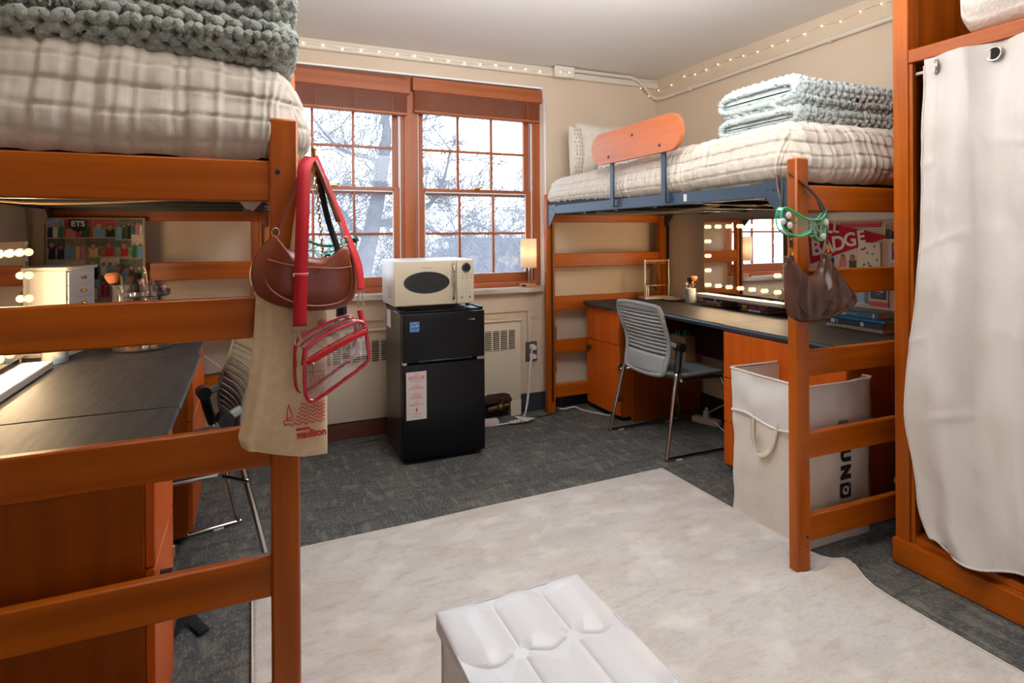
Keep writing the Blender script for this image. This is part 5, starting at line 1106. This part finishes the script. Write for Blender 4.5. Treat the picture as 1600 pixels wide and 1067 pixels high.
def tote_y(x, z):
    d = (Gf[..., 0] - x) ** 2 + (Gf[..., 2] - z) ** 2; return float(Gf.reshape(-1, 3)[np.argmin(d)][1]) - .0028
for pts, nm in (([(.085, 1.440, 1.15), (.098, 1.440, 1.25), (.115, 1.44, 1.36), (.134, 1.438, 1.412)], 'handle'), ([(.108, 1.436, 1.15), (.110, 1.436, 1.27), (.124, 1.44, 1.37), (.134, 1.438, 1.412)], 'handle')): band(nm, pts, .018, .002, CANVAS, tt)
pm = MB(); prt = lambda L_: [(x, tote_y(x, z), z) for x, z in L_]
for r_ in range(6):
    z = .855 - r_ * .0085 - .001; x0_ = .103 - .003 * r_ if r_ < 5 else .070
    pm.tube(prt([(x0_ + (.157 - x0_) * k / 40, z + .0028 * math.sin((x0_ + (.157 - x0_) * k / 40 - .103) / .0155 * 2 * PI)) for k in range(41)]), .0011, 5)
pm.build('wave_print', REDINK, tt, kind='stuff'); pm = MB()
pm.tube(prt([(.0735, .823), (.0745, .842), (.078, .858), (.081, .845), (.087, .829), (.0735, .826)]), .0012, 5).tube(prt([(.087, .8215), (.075, .8225), (.066, .8215), (.068, .815), (.074, .8125)]), .0012, 5)
pm.build('sailboat_print', REDINK, tt); pm = MB()
for r_, z in ((0, .878), (1, .908)):
    pm.tube(prt([(.108, z + .017), (.158, z + .017)]), .001, 5)
    for k in range(6): x = .110 + k * .009; pm.tube(prt([(x, z - .008), (x, z + .006), (x + .003, z + .010), (x + .006, z + .006), (x + .006, z - .008)]), .0008, 4)
for k in range(3): pm.tube(prt([(.141, 1.020 + k * .008), (.151, 1.032 + k * .006), (.161, 1.022 + k * .008)]), .0012, 4)
pm.build('building_print', REDINK, tt, kind='stuff')
text('madison', .0245, REDINK, tt, (.127, tote_y(.127, .785) - .002, .785), FM, .03, bold=.0007, ext=.0012, sx=.78); text('destination', .0085, REDINK, tt, (.108, tote_y(.11, .7985) - .002, .7990), FM, .03, bold=.0004, ext=.0012, sx=.8)
# brown shoulder bag
bb = thing('brown_shoulder_bag', 'glossy brown leather crescent shoulder bag on the left post', 'handbag', (.11, 1.40, 1.07))
bo = [(.046, 1.24), (.026, 1.219), (.007, 1.191), (-.001, 1.156), (.004, 1.127), (.022, 1.102), (.058, 1.082), (.113, 1.069), (.169, 1.068), (.206, 1.077), (.224, 1.103), (.227, 1.141), (.221, 1.179), (.214, 1.205), (.199, 1.217), (.184, 1.199), (.156, 1.188), (.12, 1.192), (.086, 1.205), (.066, 1.222), (.054, 1.238)]
puffy(bo, 1.405, .052, 'bag_body', BROWN, bb, rings=14, wr=.004, seed=4, cen=(.115, 1.135), pw=3.2)
def on_bag(x, z): 
    return 1.405 - .0285
loop = catmull([(.038, 0, 1.215), (.030, 0, 1.18), (.030, 0, 1.145), (.045, 0, 1.118), (.08, 0, 1.095), (.12, 0, 1.083), (.165, 0, 1.082), (.198, 0, 1.092), (.212, 0, 1.115), (.214, 0, 1.15), (.208, 0, 1.185)], 5)
MB().tube([(p.x, 1.3775 + .014 * (math.hypot((p.x - .12) / .1, (p.z - 1.14) / .09)) ** 4, p.z) for p in loop], .0018, 6).build('piping', PIPE, bb)
pk = catmull([(.036, 0, 1.187), (.08, 0, 1.174), (.13, 0, 1.168), (.18, 0, 1.164), (.214, 0, 1.167)], 6); MB().tube([(p.x, 1.3765 + .016 * (abs(p.x - .12) / .1) ** 3.5, p.z) for p in pk], .0018, 6).build('pocket_edge', PIPE, bb)
band('strap', [(.054, 1.403, 1.238), (.075, 1.413, 1.30), (.098, 1.425, 1.360), (.118, 1.432, 1.395), (.134, 1.438, 1.417)], .010, .004, BROWN, bb)
band('strap', [(.137, 1.437, 1.417), (.155, 1.425, 1.37), (.172, 1.415, 1.32), (.188, 1.41, 1.27)], .011, .004, BROWN, bb)
MB().tube([(.052 + .008 * math.cos(a), 1.402, 1.246 + .010 * math.sin(a)) for a in [k * PI / 5 for k in range(10)]], .0018, 6, True).tube([(.201 + .009 * math.cos(a), 1.402, 1.226 + .010 * math.sin(a)) for a in [k * PI / 5 for k in range(10)]], .0018, 6, True).tube([(.191, 1.408, 1.268), (.197, 1.405, 1.235)], .003, 6).build('ring', NICKEL, bb)
ck = MB(); cpts = [(.133 + .023 * t_ + .002 * math.sin(t_ * 5), 1.425 - .01 * t_, 1.40 - .205 * t_) for t_ in [k / 21 for k in range(22)]]
for k, p in enumerate(cpts):
    ck.tube([(p[0] + (.0042 * math.cos(a) if k % 2 else .0014 * math.cos(a)), p[1] + (0 if k % 2 else .0042 * math.cos(a)), p[2] + .0068 * math.sin(a)) for a in [q * PI / 4 for q in range(8)]], .0011, 5, True)
ck.build('chain', GOLD, bb)
# clear red bag
cl = thing('clear_crossbody_bag', 'clear vinyl crossbody bag with red piping and red strap', 'handbag', (.17, 1.36, .88))
co_ = [(.107, .985), (.113, 1.000), (.150, 1.022), (.205, 1.044), (.224, 1.046), (.234, 1.034), (.239, .99), (.241, .968), (.233, .951), (.18, .915), (.135, .887), (.118, .884), (.108, .897), (.105, .94)]
FY_, BY_, OFX, OFZ = 1.335, 1.392, -.016, .007
lf = catmull([(x, FY_, z) for x, z in co_], 5, True); lb = catmull([(x + OFX, BY_, z + OFZ) for x, z in co_], 5, True)
fr_ = MB().tube(lf, .0044, 8, True).build('piping', REDV, cl); MB().tube(lb, .0036, 8, True).build('piping', REDV, cl)
for L_, nm in ((lf, 'front_film'), (lb, 'back_film')):
    cxx = Vector((.17, L_[0].y, .965)); P = []
    for r_ in (1, .85, .6, .3, .02): P.append([tuple(cxx + (p - cxx) * r_ + Vector((0, -.010 * (1 - r_ ** 2) if nm[0] == 'f' else .006 * (1 - r_ ** 2), 0)) + Vector((0, .002 * math.sin(p.x * 180 + r_ * 5), 0))) for p in L_])
    grid_obj(nm, np.array(P), CLEARP, cl, cv=True)
grid_obj('gusset', np.array([[tuple(p) for p in lf], [tuple((p + q) / 2 + Vector((0, 0, 0))) for p, q in zip(lf, lb)], [tuple(p) for p in lb]]), CLEARP, cl, cv=True)
MB().tube([tuple(p * .5 + q * .5 + Vector((0, 0, .001))) for p, q in list(zip(lf, lb))[2:30]], .0016, 6).build('zip_tape', REDV, cl)
band('zipper', [(.110, 1.323, .966), (.145, 1.319, .986), (.190, 1.319, 1.008), (.236, 1.327, 1.026)], .0125, .0015, mat('red_zip', c(206, 10, 24), .5), cl, axis=(0, 0, 1))
band('zip_strip', [(.112, 1.3255, .976), (.145, 1.3215, .996), (.190, 1.3215, 1.018), (.236, 1.329, 1.036)], .003, .001, REDV, cl, axis=(0, 0, 1))
MB().sph((.121, 1.314, .966), .0045, 8).tube([(.121, 1.312, .966), (.1205, 1.310, .955), (.120, 1.312, .940)], .0012, 5).build('zip_pull', NICKEL, cl)
band('side_tab', [(.092, 1.362, 1.00), (.089, 1.360, .985), (.090, 1.360, .955)], .012, .003, RED, cl, axis=(0, 1, 0)); band('side_tab', [(.228, 1.372, 1.068), (.232, 1.368, 1.050), (.236, 1.360, 1.030)], .012, .003, RED, cl)
# strap: front ribbon up, over the hook, down on the right
band('strap', [(.099, 1.366, 1.038), (.100, 1.362, 1.10), (.102, 1.360, 1.18), (.106, 1.366, 1.29), (.110, 1.385, 1.375), (.118, 1.405, 1.404), (.130, 1.432, 1.420)], .0285, .0018, RED, cl)
band('strap_end', [(.0985, 1.3635, 1.040), (.0995, 1.3595, 1.10), (.1015, 1.3575, 1.155)], .0285, .0022, RED, cl)
band('strap', [(.138, 1.442, 1.424), (.158, 1.445, 1.375), (.180, 1.44, 1.318), (.205, 1.42, 1.245), (.228, 1.395, 1.175), (.2335, 1.38, 1.112)], .024, .0018, RED, cl, axis=(.75, .65, .1))
MB().tube([(.084, 1.362, 1.033), (.084, 1.362, 1.040), (.114, 1.362, 1.040), (.114, 1.362, 1.033)], .0013, 5, True).box(.084, .117, 1.359, 1.363, 1.148, 1.158, .001).build('buckle', NICKEL, cl)
for (x, y, z0_, z1_) in ((.094, 1.362, 1.030, .998), (.231, 1.378, 1.108, 1.073)):
    MB().tube(catmull([(x, y, z0_), (x - .005, y, z0_ - .010), (x - .005, y, z1_ + .004), (x, y, z1_), (x + .005, y, z1_ + .004), (x + .005, y, z0_ - .012), (x + .001, y, z0_)], 3), .0017, 6).build('snap_hook', NICKEL, cl)
MB().tube([(.222, 1.38, 1.105), (.222, 1.38, 1.113), (.242, 1.38, 1.113), (.242, 1.38, 1.105)], .0012, 5, True).build('buckle', NICKEL, cl)
# goggles behind the left bag, black strap
def goggles(label, M_, strap_pts, scl=1.0):
    t = thing('safety_goggles', label, 'goggles', M_.translation)
    top_ = [(-.085, .012), (-.078, .030), (-.05, .020), (-.02, .008), (.02, .008), (.05, .016), (.078, .030), (.087, .015)]
    low_ = [(.080, -.020), (.065, -.038), (.035, -.040), (.012, -.030), (0, -.018), (-.012, -.028), (-.035, -.036), (-.062, -.033), (-.080, -.018)]
    ol = catmull([(x * scl, 0, z * scl) for x, z in top_ + low_], 4, True)
    f = [Vector((p.x, 2.2 * p.x * p.x - .0, p.z)) for p in ol]; b = [Vector((p.x * 1.02, 2.2 * p.x * p.x + .014 * scl, p.z * 1.05)) for p in ol]
    tr = lambda L_: [M_ @ p for p in L_]
    P = [[tuple(M_ @ Vector((p.x * r, 2.2 * (p.x * r) ** 2, p.z * r))) for p in f] for r in (1, .7, .4, .03)]
    grid_obj('lens', np.array(P), GREENP, t, cv=True)
    MB().tube(tr(f), .0034, 8, True).build('rim', GREENR, t); MB().tube(tr(b), .0022, 6, True).build('rim', GREENR, t)
    grid_obj('side_shield', np.array([[tuple(p) for p in tr(f)], [tuple(p) for p in tr(b)]]), GREENP, t, cv=True)
    mid = tr([Vector((p.x, p.y, p.z)) for p in catmull([(-.078 * scl, 2.2 * .0061 * scl ** 2 + .016, -.004), (-.03 * scl, .014, -.006), (.0, .012, -.010), (.03 * scl, .014, -.006), (.078 * scl, 2.2 * .0061 * scl ** 2 + .016, -.002)], 5)]); MB().tube(mid, .0018, 6).build('brow_ridge', GREENR, t)
    for (x, z) in ((-.07, .012), (.076, .008), (-.066, -.012), (.058, -.030), (-.082, -.004)):
        p = M_ @ Vector((x * scl, 2.2 * (x * scl) ** 2 - .003, z * scl)); MB().sph(p, .0085 * scl, 10, (1, .5, 1)).build('vent_cap', WHITEP, t)
    for L_ in strap_pts: band('strap', L_, .014, .0016, mat('elastic_dark', c(38, 42, 46), .8), t)
    return t
goggles('clear green safety goggles hanging behind the brown bag', Matrix.Translation((.172, 1.475, 1.208)) @ Matrix.Rotation(.15, 4, 'Z'), [[(.142, 1.445, 1.405), (.155, 1.45, 1.34), (.172, 1.46, 1.27), (.195, 1.465, 1.20)], [(.225, 1.50, 1.232), (.236, 1.495, 1.233), (.242, 1.49, 1.222)]], .82)
tag(MB().box(.187, .212, 1.445, 1.465, 1.02, 1.10, .008, seg=2).tube([(.195, 1.455, 1.10), (.185, 1.455, 1.22), (.16, 1.45, 1.33), (.142, 1.447, 1.41)], .003, 6).build('dark_bottle_holder', DARK), 'small dark pouch hanging behind the clear red bag', 'pouch')
# quilt tag below the left rail
tag(MB().poly(catmull([(-.028, 1.62, 1.335), (.035, 1.62, 1.338), (.02, 1.62, 1.315), (.005, 1.62, 1.30), (-.008, 1.62, 1.303), (-.018, 1.62, 1.318)], 4, True), (0, 1, 0), .004).poly(catmull([(-.016, 1.617, 1.306), (.004, 1.617, 1.303), (.000, 1.617, 1.295), (-.010, 1.617, 1.293)], 4, True), (0, 1, 0), .003, 1).build('cloth_label', [WHITEP, MAT['tag_grey']]), 'white cloth label hanging under the left bed frame', 'label')

# ------------------------------------------------------------------ bags on the right post
hb = thing('brown_hobo_bag', 'slouchy dark brown hobo bag with brass rings on the right post', 'handbag', (1.87, 1.475, .92))
ho = [(1.694, 1.135), (1.706, 1.146), (1.719, 1.142), (1.736, 1.117), (1.772, 1.093), (1.815, 1.085), (1.850, 1.094), (1.866, 1.112), (1.878, 1.143), (1.895, 1.152), (1.911, 1.145), (1.932, 1.120), (1.986, 1.065), (2.044, 1.012), (2.056, .985), (2.032, .961), (1.957, .939), (1.866, .923), (1.805, .918), (1.745, .928), (1.711, .948), (1.695, .992), (1.690, 1.052), (1.689, 1.112)]
puffy(ho, 1.478, .066, 'bag_body', BROWND, hb, k=4, rings=18, wr=.030, seed=7, cen=(1.835, 1.0), pw=2.6, pleat=.016)
sm = catmull([(1.717, 0, 1.10), (1.722, 0, 1.03), (1.745, 0, .975), (1.80, 0, .944), (1.866, 0, .940), (1.95, 0, .953), (2.01, 0, .972), (2.045, 0, .998)], 6); MB().tube([(p.x, 1.4475 + .020 * ((p.x - 1.86) / .2) ** 2 + .003, p.z) for p in sm], .0022, 6).build('seam', BROWND, hb)
for x, z in ((1.708, 1.135), (1.895, 1.142)): MB().box(x - .015, x + .015, 1.463, 1.490, z - .004, z + .022, .004).build('tab', BROWND, hb)
for x, z in ((1.7135, 1.172), (1.893, 1.180)): MB().tube([(x + .0125 * math.cos(a), 1.47 + .004 * math.cos(a), z + .0155 * math.sin(a)) for a in [k * PI / 6 for k in range(12)]], .0022, 6, True).build('ring', GOLD, hb)
band('strap', [(1.7135, 1.470, 1.186), (1.708, 1.468, 1.225), (1.704, 1.470, 1.27), (1.700, 1.49, 1.33), (1.712, 1.52, 1.395), (1.76, 1.57, 1.45)], .015, .003, BROWND, hb)
band('strap', [(1.893, 1.470, 1.194), (1.886, 1.468, 1.24), (1.868, 1.475, 1.32), (1.845, 1.50, 1.395), (1.80, 1.56, 1.46)], .010, .003, BROWND, hb)
MB().sph((1.7055, 1.463, 1.215), .005, 8).sph((1.7035, 1.463, 1.25), .005, 8).box(1.889, 1.899, 1.467, 1.473, 1.09, 1.125, .001).box(1.868, 1.874, 1.469, 1.475, 1.27, 1.31, .001).build('stud', GOLD, hb)
goggles('clear green safety goggles strapped round the right bed post', Matrix.Translation((1.748, 1.415, 1.272)) @ Matrix.Rotation(.06, 4, 'Z') @ Matrix.Rotation(.08, 4, 'Y'), [[(1.645, 1.455, 1.31), (1.68, 1.48, 1.345), (1.72, 1.51, 1.40), (1.76, 1.55, 1.44)], [(1.862, 1.455, 1.30), (1.868, 1.48, 1.35), (1.84, 1.53, 1.42)], [(1.86, 1.452, 1.305), (1.885, 1.46, 1.32)]], 1.38)

# ------------------------------------------------------------------ fairy lights
fl_ = thing('fairy_lights', 'warm white fairy light string pinned along both walls', 'string lights', (1.9, 3.68, 2.36))
pts = []; x = -.6
rr_ = random.Random(9)
while x < 1.95: pts.append((x, 3.684, 2.378 + rr_.uniform(-.010, .006))); x += .112
pts += [(2.0, 3.635, 2.375), (2.07, 3.635, 2.378), (2.13, 3.68, 2.375), (2.23, 3.705, 2.362), (2.34, 3.705, 2.358), (2.45, 3.705, 2.37), (2.57, 3.705, 2.39), (2.66, 3.69, 2.40), (2.72, 3.69, 2.34), (2.80, 3.69, 2.29), (2.865, 3.66, 2.33), (2.872, 3.52, 2.34)]
y = 3.38
while y > .9: pts.append((2.874, y, 2.366 + rr_.uniform(-.012, .008))); y -= .112
wire = catmull(pts, 3); MB().tube(wire, .0011, 4).build('wire', clear('fine_wire', (.8, .78, .74, 1), .2, .2), fl_)
fb = MB().sph((0, 0, 0), .0033, 8).build('bulb', mat('fairy_glow', (1, .9, .7, 1), .3, emit=(1, .76, .45, 1), estr=9), fl_, world=False)
for i, p in enumerate(pts):
    o = fb if i == 0 else fb.copy()
    if i: COL.objects.link(o)
    o.parent = fl_; o.location = Vector(p) - fl_.location
# canopy added out of view above the made-up ceiling fill light
cl_ = thing('added_canopy', 'added canopy above the unseen fill light', 'added fixture', (1.0, 1.95, 2.40))
MB().lathe([(.0, -.03), (.07, -.03), (.09, -.01), (.09, .024), (0, .024)], (1.0, 1.95, 2.40), 24).build('canopy', WHITEP, cl_)

# ------------------------------------------------------------------ outdoors
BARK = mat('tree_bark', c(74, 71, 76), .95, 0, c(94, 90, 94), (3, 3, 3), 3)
struct('ground_outside', MB().box(-60, 90, 5, 130, -7.2, -7), mat('winter_grass', c(112, 108, 98), .95, 0, c(128, 124, 112), (.3, .3, .3), 4))
def grow(V_, F_, p, d, r, L_, depth, rnd, spread=.55, sides=5):
    n = 4; pts = [p]; q = Vector(p); dd = Vector(d)
    for i in range(n): dd = (dd + Vector((rnd.uniform(-1, 1), rnd.uniform(-1, 1), rnd.uniform(-.6, .9))) * .18).normalized(); q = q + dd * L_ / n; pts.append(Vector(q))
    r1 = max(r * .66, .009 if L_ > .25 else .006); Vt, Ft = tube_arrays(pts, lambda t_: r + (r1 - r) * t_, sides if depth > 1 else 3); o = len(V_); V_.extend(Vt); F_.extend([[i + o for i in f] for f in Ft])
    if depth <= 0: return
    for k in range(3 if depth > 1 else 4):
        a = rnd.uniform(0, 2 * PI); b = rnd.uniform(.4, 1.0) * spread * 1.5; t1 = dd.orthogonal().normalized(); t2 = dd.cross(t1)
        nd = (dd * math.cos(b) + (t1 * math.cos(a) + t2 * math.sin(a)) * math.sin(b)).normalized(); st = pts[rnd.choice((2, 3, 4, 4))]
        grow(V_, F_, st, nd, r1 * rnd.uniform(.55, .85), L_ * rnd.uniform(.6, .85), depth - 1, rnd, spread, sides)
def limb(V_, F_, pts, r0, r1, rnd, tw, depth, L_):
    P = catmull(pts, 5); Vt, Ft = tube_arrays(P, lambda t_: r0 + (r1 - r0) * t_, 8); o = len(V_); V_.extend(Vt); F_.extend([[i + o for i in f] for f in Ft])
    for k in range(tw):
        i = rnd.randrange(len(P) // 4, len(P)); a = rnd.uniform(0, 2 * PI); grow(V_, F_, P[i], Vector((math.cos(a), math.sin(a) * .6, rnd.uniform(-.1, .9))).normalized(), max(r1, .02) * .7, L_ * rnd.uniform(.7, 1.2), depth, rnd)
rnd = random.Random(11); V_, F_ = [], []; Yt = 14
limb(V_, F_, [(1.6, Yt, -7), (1.8, Yt, -4), (2.08, Yt, -.4), (2.33, Yt, .15), (2.58, Yt, 1.2), (2.79, Yt, 2.25), (2.95, Yt, 3.3), (2.97, Yt, 3.9), (2.8, Yt, 4.8)], .34, .06, rnd, 9, 4, .9)
limb(V_, F_, [(2.58, Yt, 1.19), (2.2, Yt - .2, 1.35), (1.88, Yt - .3, 1.78), (1.32, Yt - .3, 2.2), (.8, Yt - .2, 2.9)], .10, .025, rnd, 10, 4, .8)
limb(V_, F_, [(2.68, Yt, 1.5), (3.1, Yt + .2, 1.55), (3.53, Yt + .3, 1.8), (4.1, Yt + .4, 1.95), (4.5, Yt + .4, 2.6), (4.7, Yt + .4, 3.4)], .11, .025, rnd, 10, 4, .8)
limb(V_, F_, [(2.87, Yt, 2.85), (2.6, Yt + .3, 3.1), (2.32, Yt + .3, 3.13), (1.89, Yt + .4, 3.33), (1.4, Yt + .4, 3.9)], .08, .02, rnd, 9, 4, .7)
limb(V_, F_, [(2.2, Yt, -.2), (1.6, Yt - .4, .1), (.9, Yt - .4, .9), (.3, Yt - .3, 1.4)], .09, .02, rnd, 10, 4, .8)
limb(V_, F_, [(3.5, Yt + .3, 1.8), (4.6, Yt + .6, 1.2), (5.4, Yt + .6, 1.5), (6.2, Yt + .5, 1.1)], .06, .02, rnd, 9, 4, .8)
tr_ = raw_obj('bare_tree', V_, F_, BARK, loc=(1.6, Yt, -7)); tag(tr_, 'large bare winter tree with leaning trunk outside the left window', 'tree')
base = []
for s_ in range(3):
    V_, F_ = [], []; rnd = random.Random(40 + s_)
    limb(V_, F_, [(0, 0, 0), (.1, 0, 2.5), (-.1, .1, 4.5), (.1, 0, 6.5)], .24, .09, rnd, 9, 5, 1.9)
    base.append((V_, F_))
base_n = 3
spots = [(-3, 30, 0, 1.0, 'leftmost in the far tree line'), (1.5, 27, 1, 1.0, 'behind the big tree'), (6, 26, 2, .95, 'left of the window mullion'), (9, 30, 0, 1.05, 'left in the right window'), (12.5, 27, 1, 1.12, 'low in the right window centre'), (15.5, 31, 2, 1.0, 'right in the right window'), (18.5, 28, 0, .95, 'rightmost in the right window'), (4, 38, 2, 1.1, 'far back on the left'), (14, 42, 1, 1.2, 'far back on the right'), (21, 40, 2, 1.2, 'far back at the right edge'), (-7, 36, 1, 1.1, 'far back at the left edge'), (5, 19, 1, .84, 'low behind the microwave'), (8.5, 21, 0, .9, 'low in the right window'), (11.5, 20, 2, .86, 'low beside the lamp'), (1, 21, 0, .9, 'low in the left window'), (14.5, 22, 1, .92, 'low at the right jamb')]
FARB = mat('hazed_far_bark', c(92, 90, 97), .95, 0, c(112, 109, 115), (2, 2, 2), 3); protos = {}  # distance haze put into a paler bark colour
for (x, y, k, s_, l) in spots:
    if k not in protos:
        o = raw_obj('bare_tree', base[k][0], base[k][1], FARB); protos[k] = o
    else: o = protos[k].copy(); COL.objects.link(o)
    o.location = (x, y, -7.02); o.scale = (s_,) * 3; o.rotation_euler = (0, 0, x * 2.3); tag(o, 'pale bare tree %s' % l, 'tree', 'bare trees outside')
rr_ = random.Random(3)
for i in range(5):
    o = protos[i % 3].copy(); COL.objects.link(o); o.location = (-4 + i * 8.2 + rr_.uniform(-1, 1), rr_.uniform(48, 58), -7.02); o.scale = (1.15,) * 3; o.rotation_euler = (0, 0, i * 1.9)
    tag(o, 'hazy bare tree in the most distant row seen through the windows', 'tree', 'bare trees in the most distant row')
bl = thing('pale_building', 'pale brick building behind the trees in the right window', 'building', (25, 62, -7))
MB().box(22.6, 30, 60, 70, -7, .4).build('wall', mat('far_brick', c(158, 132, 108), .9), bl)
MB().box(22.2, 30.4, 59.6, 70.4, .4, .8).build('roof', mat('far_roof', c(110, 114, 120), .9), bl)
wm = mat('far_window', c(40, 44, 54), .3)
for i in range(4):
    for j in range(3): MB().box(23.2 + i * 1.8, 24.1 + i * 1.8, 59.94, 60.02, -6 + j * 2.4, -4.6 + j * 2.4).build('window', wm, bl)
